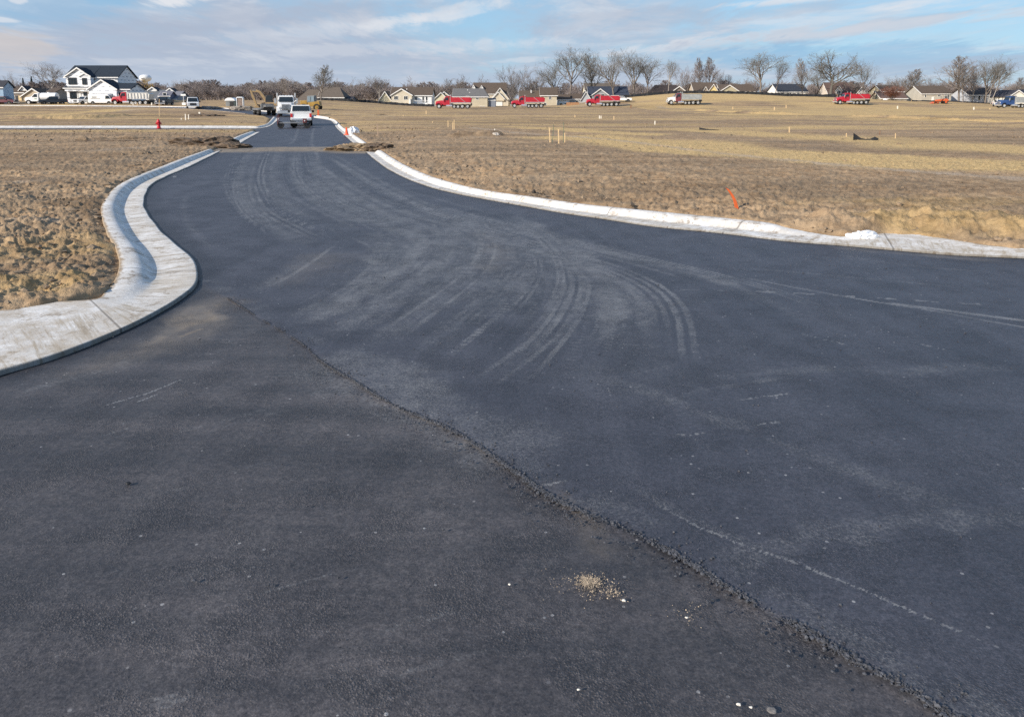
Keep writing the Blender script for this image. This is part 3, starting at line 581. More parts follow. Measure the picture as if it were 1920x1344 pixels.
# ---- the land
def ground_mat():
    t = NT('soil'); stw = t.attr('straw'); ocr = t.attr('ochre'); pal = t.attr('pale'); drk = t.attr('dark_soil')
    n1 = t.noise(0.35, 6, 0.62); n2 = t.noise(2.6, 5, 0.66); n3 = t.noise(14, 4, 0.68)
    soil = t.mix(t.map(n2, 0.3, 0.72), (0.250, 0.163, 0.092), (0.455, 0.325, 0.198))
    soil = t.mix(t.map(n1, 0.35, 0.68), soil, t.mix(0.5, soil, (0.24, 0.19, 0.135)))
    band = t.noise(1.0, 6, 0.65, t.scaled((0.05, 0.42, 1), (0, 0, 0.10))); soil = t.mix(1.0, soil, t.mix(t.map(band, 0.34, 0.66), (0.80, 0.79, 0.78), (1.20, 1.18, 1.14)), 'MULTIPLY')
    c = t.mix(ocr, soil, t.mix(t.map(n2, 0.3, 0.7), (0.275, 0.185, 0.085), (0.47, 0.33, 0.165)))
    sf = t.math('MULTIPLY', stw, t.map(t.math('MULTIPLY_ADD', n2, 0.6, t.math('MULTIPLY', n3, 0.4)), 0.32, 0.54, 0.45, 1.0))
    c = t.mix(sf, c, t.mix(t.map(n3, 0.3, 0.7), (0.43, 0.285, 0.118), (0.68, 0.49, 0.235)))
    c = t.mix(t.math('MULTIPLY', pal, t.map(n2, 0.3, 0.7, 0.5, 1.0)), c, (0.42, 0.335, 0.245))
    c = t.mix(drk, c, t.mix(1.0, c, (0.52, 0.50, 0.48), 'MULTIPLY'))
    c = t.mix(1.0, c, t.mix(t.map(n3, 0.25, 0.75), (0.88, 0.88, 0.88), (1.13, 1.12, 1.11)), 'MULTIPLY')
    t.put(t.b.inputs['Base Color'], c); t.b.inputs['Roughness'].default_value = 0.95; t.b.inputs['Specular IOR Level'].default_value = 0.15
    h = t.math('ADD', t.math('MULTIPLY', n3, 0.3), t.math('ADD', t.math('MULTIPLY', n2, 0.6), t.math('MULTIPLY', t.noise(45, 3, 0.6), 0.2)))
    t.L(t.bump(h, 0.9, 0.07), t.b.inputs['Normal']); return t.m
GM = ground_mat()
def soil_lift(sd): return 0.085 + 0.05*ss(0.0, 0.25, sd) + 0.10*ss(0.3, 3.5, sd)
def build_ground():
    rows = np.r_[[-4000, -1200, -300, -100, -45, -20, -8, -2], [0.7, 1.5, 2.5, 3.5, 4.5], np.sort(Yof(np.r_[np.arange(700, 430, -4.0), np.arange(430, 62, -1.25)])), np.arange(60, 110, 0.45), np.arange(110, 290, 0.8), np.geomspace(290, 9000, 46)]
    rows = np.unique(rows)
    rf = rows[rows > 0.5]; X, Y = fan(rf, XC)
    edge = np.linspace(-1, 1, len(XC))
    Xb = np.sign(edge)*np.abs(edge)**3*5000; Xb = np.repeat(Xb[None], (rows <= 0.5).sum(), 0); Yb = np.repeat(rows[rows <= 0.5][:, None], len(XC), 1)
    X = np.vstack([Xb, X]); Y = np.vstack([Yb, Y]); 
    far = np.where(np.abs(np.arange(len(XC))-len(XC)/2) > len(XC)/2-2)[0]
    X[:, 0] = np.minimum(X[:, 0], -6000); X[:, -1] = np.maximum(X[:, -1], 6000)
    nr, nc = X.shape; x = X.ravel(); y = Y.ravel()
    sd = np.full(x.shape, 30.0); m = (y > -45) & (y < 260) & (np.abs(x) < 260); sd[m] = road_sd(x[m], y[m])
    straw = np.zeros(x.shape); ochre = np.zeros(x.shape); pale = np.zeros(x.shape); dark_soil = np.zeros(x.shape)
    s_ = lambda D, pts, w, a, **k: stroke(D, x, y, pts, w, a, **k)
    # straw-coloured dead grass
    for k, (pts, w, a) in enumerate([([(930,243),(1010,246),(1110,252),(1250,262)], 4.5, 1.0), ([(1010,262),(1150,272),(1300,283),(1450,296),(1600,310),(1800,322),(2100,335)], 9.0, 1.0), ([(1250,248),(1450,258),(1600,274),(1800,288),(2100,300)], 11, 0.95),
        ([(1440,248),(1520,243),(1600,242)], 5, 0.9), ([(1480,222),(1650,226),(1800,231),(2000,236)], 4, 0.75), ([(1500,212),(1700,213),(1950,216)], 5, 0.7), ([(1450,232),(1700,238),(2000,246)], 3, 0.5),
        ([(0,222),(100,221),(180,217),(235,214)], 9, 1.0), ([(0,212),(80,210),(150,206),(190,203)], 16, 0.85), ([(0,202),(90,201),(260,203)], 14, 0.8), ([(620,206),(760,208),(900,210)], 10, 0.5), ([(850,222),(1000,222),(1080,224)], 8, 0.45), ([(1060,214),(1200,216)], 10, 0.4)]):
        s_(straw, pts, w, a*1.25, seed=200+k, ragged=0.8, soft=0.7, ends=0.06, fs=0.25)
    hill = ss(1.2, 2.2, Hgt(x, y))*(x > 0)*(y < 400); straw = np.maximum(straw, hill*(0.55+0.7*fbm(x*0.15, y*0.15, 4, 12))); 
    straw = np.maximum(straw, ((y > 100) & (y < 400) & (x > 30))*0.95*ss(0.34, 0.56, fbm(x*0.05, y*0.22, 5, 21)))
    straw = np.maximum(straw, ((y > 55) & (y < 400))*0.7*ss(0.45, 0.66, fbm(x*0.07, y*0.3, 5, 23)))
    straw = np.maximum(straw, (y > 230)*0.5)
    # ochre clay
    s_(ochre, [(1560,425),(1650,428),(1800,436),(2000,452),(2400,470)], 2.6, 0.9, seed=230, ragged=0.9, soft=0.8, ends=0.1); s_(ochre, [(1430,408),(1600,395),(1900,402),(2300,420)], 3.0, 0.55, seed=231, ragged=0.9, soft=0.9)
    s_(ochre, [(-200,520),(0,510),(100,490),(215,470)], 3.6, 0.55, seed=232, ragged=0.8, soft=0.8, ends=0.05); s_(ochre, [(-100,560),(60,560),(180,545)], 1.4, 0.9, seed=233, ragged=0.8, soft=0.8)
    s_(ochre, [(620,210),(800,212),(950,210)], 8, 0.3, seed=234, ragged=0.8)
    # a pale beaten track and other pale strips
    s_(pale, [(870,243),(920,250),(980,257),(1060,262),(1180,274),(1300,291),(1420,306),(1600,325),(1800,342),(2100,365)], 1.3, 0.9, seed=240, ragged=0.5, ends=0.04)
    s_(pale, [(0,427),(60,428),(125,432)], 0.9, 0.8, seed=241, ragged=0.6); s_(pale, [(0,358),(30,357),(90,352)], 1.0, 0.5, seed=242, ragged=0.6); s_(pale, [(150,296),(230,289),(310,281)], 1.6, 0.5, seed=243, ragged=0.6)
    s_(pale, [(760,272),(830,270),(900,268)], 1.0, 0.5, seed=244, ragged=0.6); s_(pale, [(1230,205),(1270,207),(1300,206)], 4, 0.9, seed=245, ragged=0.4); s_(pale, [(1060,196),(1090,204),(1250,203)], 6, 0.4, seed=246, ragged=0.5)
    s_(pale, [(600,215),(650,217),(760,222)], 3, 0.5, seed=247, ragged=0.6); s_(pale, [(200,217),(240,216),(262,214)], 3, 0.8, seed=248, ragged=0.6)
    # patches where the soil is drawn darker
    for k, (pts, w, a) in enumerate([([(0,231),(150,231),(300,230),(420,228)], 7, 0.55), ([(135,269),(200,267),(285,265)], 1.0, 0.95), ([(330,270),(380,268),(430,270)], 2.2, 0.8), ([(690,276),(720,275)], 1.2, 0.8), ([(255,220),(330,224),(420,218)], 9, 0.35), ([(840,264),(880,262),(945,262)], 1.4, 0.8),
        ([(900,232),(1100,234),(1300,242)], 12, 0.35), ([(750,225),(850,232),(980,238)], 9, 0.3), ([(1620,224),(1720,228),(1920,233)], 2.0, 0.6), ([(1300,212),(1450,219),(1560,222)], 6, 0.4), ([(1015,276),(1062,277)], 1.0, 0.7), ([(700,216),(730,218)], 3, 0.7),
        ([(0,300),(120,305),(260,300)], 4, 0.25), ([(140,380),(175,420),(195,450)], 1.4, 0.5), ([(1000,196),(1060,199),(1200,205),(1300,208)], 10, 0.3)]):
        s_(dark_soil, pts, w, a, seed=260+k, ragged=0.8, soft=0.8, ends=0.1)
    sd = sd + np.where(np.abs(sd) < 1.5, 0.16*(fbm(x*2.2, y*2.2, 4, 333)-0.42), 0)
    # clods: rough near the road, gentle undulation farther off
    k1 = np.exp(-np.maximum(sd, 0)/9.0); nearf = 1-ss(45, 75, y)
    b1 = np.abs(fbm(x*1.15, y*1.15, 4, 301)-0.5)*2; b2 = fbm(x*4.2, y*4.2, 3, 302); b3 = fbm(x*11, y*11, 3, 304)
    rough = (0.35+0.65*k1)*(0.4+1.0*fbm(x*0.22, y*0.22, 3, 305))
    cl = nearf*rough*(1-0.25*ss(14, 42, y))*(0.14*(0.35-b1) + 0.17*np.maximum(b2-0.5, -0.12) + 0.15*np.maximum(b3-0.48, -0.08))
    und = (1-nearf)*0.0 + ss(20, 60, np.maximum(sd, y*0.6))*(0.20*(fbm(x*0.22, y*0.30, 4, 306)-0.5) + 0.10*np.maximum(fbm(x*0.9, y*1.3, 5, 309)-0.56, 0)*2 + 0.05*(fbm(x*2.6, y*2.6, 3, 310)-0.5))
    und = und*(y < 300)
    ridge = np.zeros(x.shape); s_(ridge, [(1560,222),(1640,224),(1720,227),(1820,231),(2000,236)], 2.6, 0.28, seed=280, ragged=0.6); s_(ridge, [(135,268),(200,266),(290,264)], 1.0, 0.22, seed=281, ragged=0.8); s_(ridge, [(840,263),(880,261),(950,260)], 1.6, 0.25, seed=282, ragged=0.8)
    s_(ridge, [(0,227),(150,226),(250,222)], 3.0, 0.35, seed=283, ragged=0.5); s_(ridge, [(1300,210),(1420,216),(1540,219)], 3, 0.3, seed=284, ragged=0.6)
    bank = np.zeros(x.shape); s_(bank, [(1480,425),(1580,432),(1660,424),(1780,436),(1920,450),(2300,470)], 2.0, 0.20, seed=285, ragged=0.5, soft=0.95, ends=0.1)
    hide = np.zeros(x.shape); s_(hide, [(-600,250),(0,250),(250,250),(420,248)], 12, 0.05, seed=286, soft=1.0)   # swell in front of the side street
    low = ss(36, 48, y)*(1-ss(61.7, 63, y))*(x < -6)*(x > -160); und = und*(1-0.8*low) - 0.09*low*ss(0.2, 2, sd); hide = hide*(1-low)
    z = Hgt(x, y) + soil_lift(sd)*(sd > -0.05) + (cl + und + ridge + bank + hide)*ss(0.0, 0.35, sd)
    z = np.where(sd < 0, Hgt(x, y) - 0.22 + 0.305*ss(-0.14, 0.0, sd), z)
    z = z + 0.30*np.maximum(fbm(x*1.9, y*1.9, 4, 340)-0.46, 0)*np.exp(-((sd-0.02)/0.22)**2)*(y < 45)
    crossing = (np.abs(y-P(550, 281).y) < 2.2) & (x > -25) & (x < -2)
    kill = (sd < -1.2).reshape(nr, nc); kf = ~(kill[:-1, :-1] & kill[1:, 1:] & kill[1:, :-1] & kill[:-1, 1:])
    V = np.stack([x, y, z], 1); Fq = grid_faces(nr, nc, kf)
    V, Fq, A = compact(V, Fq, dict(straw=np.clip(straw, 0, 1), ochre=np.clip(ochre, 0, 1), pale=np.clip(pale, 0, 1), dark_soil=np.clip(dark_soil, 0, 1)))
    o = mesh_np('ground', V, Fq, GM, A)
    tag(o, 'brown graded earth of the building plots with straw coloured dead grass', 'ground', None, 'structure')
build_ground()

# ---- loose soil clods beside the kerbs, and crumbs along the asphalt joint
def lump_cloud(name, pts, sizes, m, label, cat, seed, squash=0.65, sub=1):
    import bmesh
    bm = bmesh.new(); bmesh.ops.create_icosphere(bm, subdivisions=sub, radius=1.0)
    v0 = np.array([v.co[:] for v in bm.verts]); f0 = np.array([[v.index for v in f.verts] for f in bm.faces]); bm.free()
    rng = np.random.default_rng(seed); n = len(pts); nv = len(v0)
    V = np.repeat(v0[None], n, 0)*rng.uniform(0.6, 1.25, (n, nv, 1))*np.stack([rng.uniform(0.7, 1.4, n), rng.uniform(0.7, 1.4, n), rng.uniform(0.5, 0.9, n)], 1)[:, None, :]
    a = rng.uniform(0, 6.28, n); c, s = np.cos(a)[:, None], np.sin(a)[:, None]
    V = np.stack([V[..., 0]*c-V[..., 1]*s, V[..., 0]*s+V[..., 1]*c, V[..., 2]], -1)*np.asarray(sizes)[:, None, None] + np.asarray(pts)[:, None, :]
    Fq = (f0[None]+np.arange(n)[:, None, None]*nv).reshape(-1, 3)
    o = mesh_np(name, V.reshape(-1, 3), Fq, m, smooth=False); tag(o, label, cat, None, 'stuff'); return o
def clods():
    rng = np.random.default_rng(5); X = []; Y = []
    for key, side, n, lim in (('bl', -1, 3600, 5.0), ('br', 1, 5200, 7.0)):
        L = ln[key]; L = L[(L[:, 1] > 5)]
        i = rng.integers(0, len(L), n); d = rng.exponential(1.3, n)+0.03; a = rng.uniform(0, 6.28, n)
        X.append(L[i, 0]+np.cos(a)*d); Y.append(L[i, 1]+np.sin(a)*d)
    X.append(rng.uniform(-50, 62, 15000)); Y.append(6+69*rng.random(15000)**1.3)
    X = np.concatenate(X); Y = np.concatenate(Y); sd = road_sd(X, Y); m = (sd > 0.06) & (Y > 5) & (np.abs(X) < 0.8*Y+4); X, Y, sd = X[m], Y[m], sd[m]
    s = np.clip(rng.lognormal(-3.5, 0.55, len(X)), 0.012, 0.13)*np.where(sd < 3, 1, 0.9)
    z = Hgt(X, Y)+soil_lift(sd)+s*0.15-0.01
    lump_cloud('soil_clods', np.stack([X, Y, z], 1), s, mat('clod_soil', (0.235, 0.17, 0.108), 0.95, 0.35, 1.5, bump=0.02), 'loose brown soil clods scattered beside the kerbs', 'soil clods', 6)
clods()
def crumbs():
    rng = np.random.default_rng(9); L = SEAM_W; n = 17000
    i = rng.integers(20, len(L)-1, n); t = np.gradient(L, axis=0)[i]; t /= np.linalg.norm(t, axis=1)[:, None]; nn = np.stack([-t[:, 1], t[:, 0]], 1)
    w = rng.normal(0.0, 1, n)*(0.007+0.008*(1-ss(3.5, 7, L[i, 1])))+np.where(rng.random(n) < 0.16, rng.normal(-0.05, 0.10, n), 0)
    p = L[i]+nn*w[:, None]+t*rng.uniform(-0.06, 0.06, (n, 1)); dens = fbm(p[:, 0]*2.1+p[:, 1], p[:, 1]*2.3-p[:, 0], 4, 91)+0.25*(rng.random(n)-0.5); dsel = dens > 0.50; p = p[dsel]; s = np.clip(rng.lognormal(-5.35, 0.45, len(p)), 0.002, 0.0115)*(1-0.35*ss(4, 9, p[:, 1]))
    q = rng.uniform(-1, 1, (420, 2))*np.array([6, 5])+np.array([0, 7.0]); q = q[road_sd(q[:, 0], q[:, 1]) < -1.2]; p = np.vstack([p, q]); s = np.r_[s, np.clip(rng.lognormal(-5.2, 0.4, len(q)), 0.003, 0.012)]
    lump_cloud('asphalt_crumbs', np.c_[p, s*0.35+0.002], s, mat('crumb_asphalt', (0.058, 0.060, 0.068), 0.8, 0.6, 60), 'dark crumbs of asphalt along the rough joint', 'asphalt crumbs', 10)
    fl = []
    for (cx, cy, r, k) in ((1103, 1090, 0.050, 520), (1115, 1096, 0.10, 260), (1150, 1110, 0.05, 120), (1170, 1125, 0.03, 12), (1285, 1150, 0.10, 45), (1080, 1095, 0.14, 90)):
        c = P(cx, cy); a = rng.normal(0, 1, (k, 2))*np.array([r, r*0.9])*0.55; fl.append(np.c_[c.x+a[:, 0], c.y+a[:, 1], np.full(k, 0.004)])
    fl = np.vstack(fl); lump_cloud('wood_shavings', fl, np.clip(rng.lognormal(-6.1, 0.4, len(fl)), 0.001, 0.0045), mat('shaving_wood', (0.38, 0.30, 0.21), 0.9, 0.45, 60), 'small heap of pale wood shavings spilled on the dark asphalt', 'wood shavings', 12)
crumbs()
# ------------------------------------------------------------------ houses
_mc = {}
def wallm(rgb, kind='siding'):
    k = ('w', rgb, kind)
    if k not in _mc:
        t = NT('siding_wall'); sx = t.n('SeparateXYZ'); t.L(t.obj, sx.inputs[0])
        l = t.math('FRACT', t.math('DIVIDE', sx.outputs[2], 0.16))
        c = t.mix(t.map(t.noise(0.8, 4, 0.6), 0.3, 0.7), tuple(v*0.92 for v in rgb), tuple(min(1, v*1.06) for v in rgb))
        if kind == 'siding': c = t.mix(t.map(l, 0.0, 0.14, 0.45, 0.0), c, tuple(v*0.55 for v in rgb))
        if kind == 'wrap':                              # white sheeting printed with short rows of grey-blue lettering
            row = t.math('FLOOR', t.math('DIVIDE', sx.outputs[2], 0.80)); f = t.math('FRACT', t.math('DIVIDE', sx.outputs[2], 0.80))
            xy = t.math('ADD', sx.outputs[0], sx.outputs[1]); g = t.math('FRACT', t.math('ADD', t.math('DIVIDE', xy, 1.75), t.math('MULTIPLY', row, 0.43)))
            k1 = t.math('MULTIPLY', t.math('LESS_THAN', f, 0.20), t.math('LESS_THAN', g, 0.55))
            let = t.map(t.noise(9, 2, 0.5), 0.40, 0.46, 0.3, 0.95); c = t.mix(t.math('MULTIPLY', k1, let), c, (0.16, 0.19, 0.24))
            seam = t.math('LESS_THAN', t.math('FRACT', t.math('DIVIDE', sx.outputs[2], 2.7)), 0.012); c = t.mix(t.math('MULTIPLY', seam, 0.5), c, (0.4, 0.42, 0.45))
        t.put(t.b.inputs['Base Color'], c); t.b.inputs['Roughness'].default_value = 0.7; t.b.inputs['Specular IOR Level'].default_value = 0.2
        _mc[k] = t.m
    return _mc[k]
def roofm(rgb):
    k = ('r', rgb)
    if k not in _mc:
        t = NT('shingle_roof'); sx = t.n('SeparateXYZ'); t.L(t.obj, sx.inputs[0])
        l = t.math('FRACT', t.math('DIVIDE', sx.outputs[2], 0.11)); n = t.noise(4, 4, 0.7, t.scaled((0.7, 0.7, 3)))
        c = t.mix(t.map(n, 0.3, 0.7), tuple(v*0.75 for v in rgb), tuple(v*1.25 for v in rgb))
        c = t.mix(t.map(l, 0.0, 0.2, 0.45, 0), c, tuple(v*0.45 for v in rgb))
        t.put(t.b.inputs['Base Color'], c); t.b.inputs['Roughness'].default_value = 0.9; t.b.inputs['Specular IOR Level'].default_value = 0.2
        _mc[k] = t.m
    return _mc[k]
WINFR = (0.72, 0.71, 0.68)
def window(root, c, w, h, out=0.05, name='window', fr=None, bars=1):
    """a framed pane on the front wall (facing -y) or, out='l'/'r', a side wall; c = centre in the thing's frame"""
    x, y, z = c; m = MB(); b = 0.09; f = 0.05
    m.box(x-w/2-b, x+w/2+b, y-f, y+0.02, z+h/2, z+h/2+b); m.box(x-w/2-b, x+w/2+b, y-f, y+0.02, z-h/2-b, z-h/2)
    m.box(x-w/2-b, x-w/2, y-f, y+0.02, z-h/2, z+h/2); m.box(x+w/2, x+w/2+b, y-f, y+0.02, z-h/2, z+h/2)
    for i in range(1, bars+1):
        xx = x-w/2+w*i/(bars+1); m.box(xx-0.035, xx+0.035, y-f+0.005, y+0.02, z-h/2, z+h/2)
    fr_ = m.build(name, fr or M['trim'], root)
    MB().box(x-w/2, x+w/2, y-0.02, y+0.015, z-h/2, z+h/2).build('pane', M['glass'], fr_)
    return fr_
class House:
    """built from its front face: all x, z measured from the photograph at the distance Y"""
    def __init__(s, name, label, Y, xc, yb, cat='house', group=None):
        s.Y = Y; p = at(xc, yb, Y); s.o = p; s.root = thing(name, label, cat, (p.x, p.y, p.z), 0, group)
    def px(s, x, y, dy=0.0): q = at(x, y, s.Y+dy); return q.x-s.o.x, q.z-s.o.z
    def block(s, x0, x1, yb, ye, yr, d, wall, roof, ridge='x', dy=0.0, over=0.35, hip=(0, 0), flush=False, wk='siding', trim=True, gable_only=False):
        X0, Ze = s.px(x0, ye, dy); X1, _ = s.px(x1, ye, dy); _, Zb = s.px((x0+x1)/2, yb, dy)
        _, Zr = s.px((x0+x1)/2, yr, dy+(d/2 if ridge == 'x' else 0)); Zb -= 0.6
        y0 = dy; y1 = dy+d; ym = (y0+y1)/2; xm = (X0+X1)/2; Zr = max(Zr, Ze+0.25); m = MB()
        if ridge == 'x':
            h0, h1 = hip; m.add([(X0, y0, Zb), (X1, y0, Zb), (X1, y1, Zb), (X0, y1, Zb), (X0, y0, Ze), (X1, y0, Ze), (X1, y1, Ze), (X0, y1, Ze), (X0+h0, ym, Zr-0.12), (X1-h1, ym, Zr-0.12)],
                  [(3, 2, 1, 0), (0, 1, 5, 4), (1, 2, 6, 5), (2, 3, 7, 6), (3, 0, 4, 7), (4, 7, 8), (5, 9, 6), (4, 8, 9, 5), (7, 6, 9, 8)])
            sl = (Zr-Ze)/(d/2); e = over; th = 0.2; r = MB()
            def slab(pts): r.add(pts + [(a, b, c-th) for a, b, c in pts], [(0, 1, 2, 3), (7, 6, 5, 4), (0, 4, 5, 1), (1, 5, 6, 2), (2, 6, 7, 3), (3, 7, 4, 0)])
            ez = Ze-sl*e+th*0.8; rz = Zr+th*0.8-0.05
            slab([(X0-e, y0-e, ez), (X1+e, y0-e, ez), (X1+(e if not h1 else -h1), ym, rz), (X0-(e if not h0 else -h0), ym, rz)])
            slab([(X1+e, y1+e, ez), (X0-e, y1+e, ez), (X0-(e if not h0 else -h0), ym+0.004, rz-0.004), (X1+(e if not h1 else -h1), ym+0.004, rz-0.004)])
            if h0: r.add([(X0-e, y1+e, ez-0.01), (X0-e, y0-e, ez-0.01), (X0+h0, ym, rz-0.01)], [(0, 1, 2)])
            if h1: r.add([(X1+e, y0-e, ez-0.01), (X1+e, y1+e, ez-0.01), (X1-h1, ym, rz-0.01)], [(0, 1, 2)])
            f = MB().box(X0-e, X1+e, y0-e-0.03, y0-e, ez-0.24, ez-0.02)
            if not h0:
                for xx in (X0-e-0.03,): f.add([(xx, y0-e, ez-0.24), (xx, y0-e, ez+0.0), (xx, ym, rz), (xx, ym, rz-0.26), (xx+0.03, y0-e, ez-0.24), (xx+0.03, y0-e, ez), (xx+0.03, ym, rz), (xx+0.03, ym, rz-0.26)], [(0, 1, 2, 3), (7, 6, 5, 4), (0, 4, 5, 1), (1, 5, 6, 2), (2, 6, 7, 3), (3, 7, 4, 0)])
        else:
            m.add([(X0, y0, Zb), (X1, y0, Zb), (X1, y1, Zb), (X0, y1, Zb), (X0, y0, Ze), (X1, y0, Ze), (X1, y1, Ze), (X0, y1, Ze), (xm, y0, Zr-0.12), (xm, y1, Zr-0.12)],
                  [(3, 2, 1, 0), (0, 1, 5, 8, 4), (1, 2, 6, 5), (2, 3, 7, 9, 6), (3, 0, 4, 7), (4, 8, 9, 7), (5, 6, 9, 8)])
            sl = (Zr-Ze)/max((X1-X0)/2, .1); e = over; th = 0.2; r = MB(); ez = Ze-sl*e+th*0.8; rz = Zr+th*0.8-0.05
            def slab(pts): r.add(pts + [(a, b, c-th) for a, b, c in pts], [(3, 2, 1, 0), (4, 5, 6, 7), (1, 5, 4, 0), (2, 6, 5, 1), (3, 7, 6, 2), (0, 4, 7, 3)])
            slab([(X0-e, y0-e, ez), (X0-e, y1, ez), (xm, y1, rz), (xm, y0-e, rz)])
            slab([(X1+e, y1, ez), (X1+e, y0-e, ez), (xm+0.004, y0-e, rz-0.004), (xm+0.004, y1, rz-0.004)])
            f = MB()
            for (xa, xb) in ((X0-e, xm), (X1+e, xm)):
                ya = y0-e-0.04; f.add([(xa, ya, ez-0.26), (xa, ya, ez+0.0), (xb, ya, rz+0.0), (xb, ya, rz-0.30), (xa, ya+0.04, ez-0.26), (xa, ya+0.04, ez), (xb, ya+0.04, rz), (xb, ya+0.04, rz-0.30)], [(0, 1, 2, 3), (7, 6, 5, 4), (0, 4, 5, 1), (1, 5, 6, 2), (2, 6, 7, 3), (3, 7, 4, 0)])
        if not gable_only: pass
        w = m.build('wall', wallm(wall, wk), s.root); ro = r.build('roof', roofm(roof), s.root)
        if trim and f.v: f.build('fascia', M['trim'], ro)
        return w, ro
    def win(s, x, y, w=4.0, h=5.0, dy=0.0, bars=1, fr=None):
        k = s.Y/F; X, Z = s.px(x, y, dy); return window(s.root, (X, dy-0.03, Z), w*k, h*k, bars=bars, fr=fr)
    def door(s, x, y0, y1, w=4.0, dy=0.0, m=None, name='door'):
        k = s.Y/F; X, Z0 = s.px(x, y0, dy); _, Z1 = s.px(x, y1, dy); return MB().box(X-w*k/2, X+w*k/2, dy-0.08, dy+0.02, Z1, Z0).build(name, m or M['trim'], s.root, 0.02)
    def vent(s, x, y, dy):
        X, Z = s.px(x, y, dy); return MB().cyl((X, dy, Z-0.6), (X, dy, Z+0.25), 0.14, n=8).build('roof_vent', M['trim'], s.root)
BRN = (0.115, 0.088, 0.068); BR2 = (0.14, 0.115, 0.093); DRK = (0.05, 0.052, 0.06); NAVY = (0.028, 0.038, 0.052); GRY = (0.16, 0.155, 0.15)
CRM = (0.62, 0.56, 0.40); BGE = (0.58, 0.52, 0.41); TAN = (0.50, 0.44, 0.33); WHT = (0.76, 0.75, 0.72); GRB = (0.27, 0.30, 0.34); YEL = (0.68, 0.55, 0.27); SHADE = (0.10, 0.13, 0.18)

# the unfinished house in white wrap
h = House('house', 'unfinished two storey house wrapped in white printed sheeting under a new black roof', 172, 185, 191)
WR = (0.80, 0.80, 0.80)
h.block(123, 170, 191, 144.5, 124.0, 9.0, WR, NAVY, 'x', 0.0, wk='wrap'); 
h.block(170, 220, 191, 144.5, 124.0, 8.6, WR, NAVY, 'x', 0.2, wk='wrap')
h.block(124, 169.5, 168, 143.0, 127.5, 3.5, WR, NAVY, 'y', -1.3, wk='wrap')
h.block(149, 169, 168, 143.2, 137, 1.4, WR, NAVY, 'y', -1.7, wk='wrap', over=0.2)
h.block(121, 168, 166.4, 165.6, 161.5, 3.0, WR, NAVY, 'x', -2.0, over=0.25, wk='wrap')
h.block(124.5, 163, 191, 166.3, 165.6, 1.6, WR, NAVY, 'x', -1.2, wk='wrap', over=0.0)
h.block(166, 218, 191, 167, 150.0, 7.0, WR, NAVY, 'y', -4.6, wk='wrap')
h.block(210, 243, 191, 167.5, 157, 7.0, WR, NAVY, 'x', -3.6, wk='wrap')
BLKFR = mat('black_frame', (0.02, 0.02, 0.022), 0.5, 0.1, 3)
h.win(136, 152.5, 14.0, 11, -1.34, 2, BLKFR); h.win(158.5, 153, 7, 10.5, -1.74, 1, BLKFR); h.win(139, 178, 14, 13.5, -1.25, 0, BLKFR); h.win(160, 176.5, 5.5, 5.5, -1.25, 0, BLKFR)
GAR = mat('garage_shade', (0.012, 0.012, 0.014), 0.8, 0.2, 2); h.door(192.5, 191, 176.5, 38, -4.63, GAR, 'garage_shade_panel'); h.door(228, 191, 174, 13, -3.63, GAR, 'garage_shade_panel')  # no opening is cut: near-black panels colour in the unlit inside
h.door(149.5, 191, 173, 7, -1.23, M['trim'])

def simple(label, Y, xc, yb, fn, name='house', cat='house'):
    q = House(name, label, Y, xc, yb, cat); fn(q); return q
g = 'houses behind the building site'
h = House('house', 'pale blue two storey house cut off by the left picture edge', 168, 4, 196); h.block(-60, 5, 196, 163, 152, 3.5, (0.30, 0.42, 0.55), DRK, 'x', 0.0); h.win(-4, 172, 4, 6, 0, 0)
h = House('house', 'brown house with a small white dormer left of the tan gabled one', 205, 30, 192); h.block(14, 44, 192, 174, 164, 8, (0.25, 0.21, 0.18), BRN, 'x'); h.block(37, 50, 176, 169, 162, 3, WHT, DRK, 'y', 1.0); h.win(26, 183, 4, 6); h.door(32, 192, 180, 5, 0, BLKFR)
h = House('house', 'tan house with a broad front gable behind the white tank truck', 190, 62, 192); h.block(41, 84, 192, 181, 166.5, 9, (0.47, 0.40, 0.30), BRN, 'y'); h.block(84, 98, 192, 176, 166, 8, (0.3, 0.26, 0.22), BRN, 'x', 2.0); h.door(38.5, 192, 180, 6, -0.2, mat('ochre_door', (0.55, 0.42, 0.22), 0.7)); h.win(60, 184, 5, 5)
h = House('house', 'low grey house with two white dormers behind the silver boxed dump truck', 215, 292, 197); h.block(252, 300, 197, 186, 169.5, 12, (0.30, 0.31, 0.33), (0.15, 0.16, 0.17), 'x'); h.block(302, 330, 197, 186, 172, 10, (0.34, 0.34, 0.36), (0.20, 0.20, 0.22), 'x'); h.block(299, 318, 197, 180, 172, 4, (0.12, 0.13, 0.19), (0.16, 0.16, 0.19), 'x', -2.0)
h.block(279, 293, 171, 168.8, 163.8, 3, WHT, DRK, 'y', 5); h.block(312, 326, 173, 171.5, 166, 3, WHT, DRK, 'y', 4.5); h.win(309, 178, 6, 6, -2.0, 0); h.door(312, 197, 184, 8, -2.0, M['glass'])
h = House('house', 'cream house with a low wide brown roof behind the young bare tree by the road', 222, 625, 203)
h.block(598, 644, 203, 182.5, 164.5, 8.5, CRM, BR2, 'x', 0, hip=(0, 2)); h.block(553, 597, 203, 191, 169, 8, CRM, BR2, 'x', -1.0, hip=(3, 0)); h.win(607, 188, 6, 6); h.win(630, 187.5, 7, 5.5); h.win(571, 197, 3, 7, -1.0, 0); h.win(586, 196, 3, 8, -1.0, 0); h.door(631, 199, 193, 6, 0, M['darkpaint'])
h.block(645, 660, 203, 188, 182, 7, SHADE, DRK, 'x', 1.0, over=0.15)  # right side wall: its shade is put into the dark blue colour
h = House('house', 'beige house with a broad front gable and a white raised deck', 224, 760, 203)
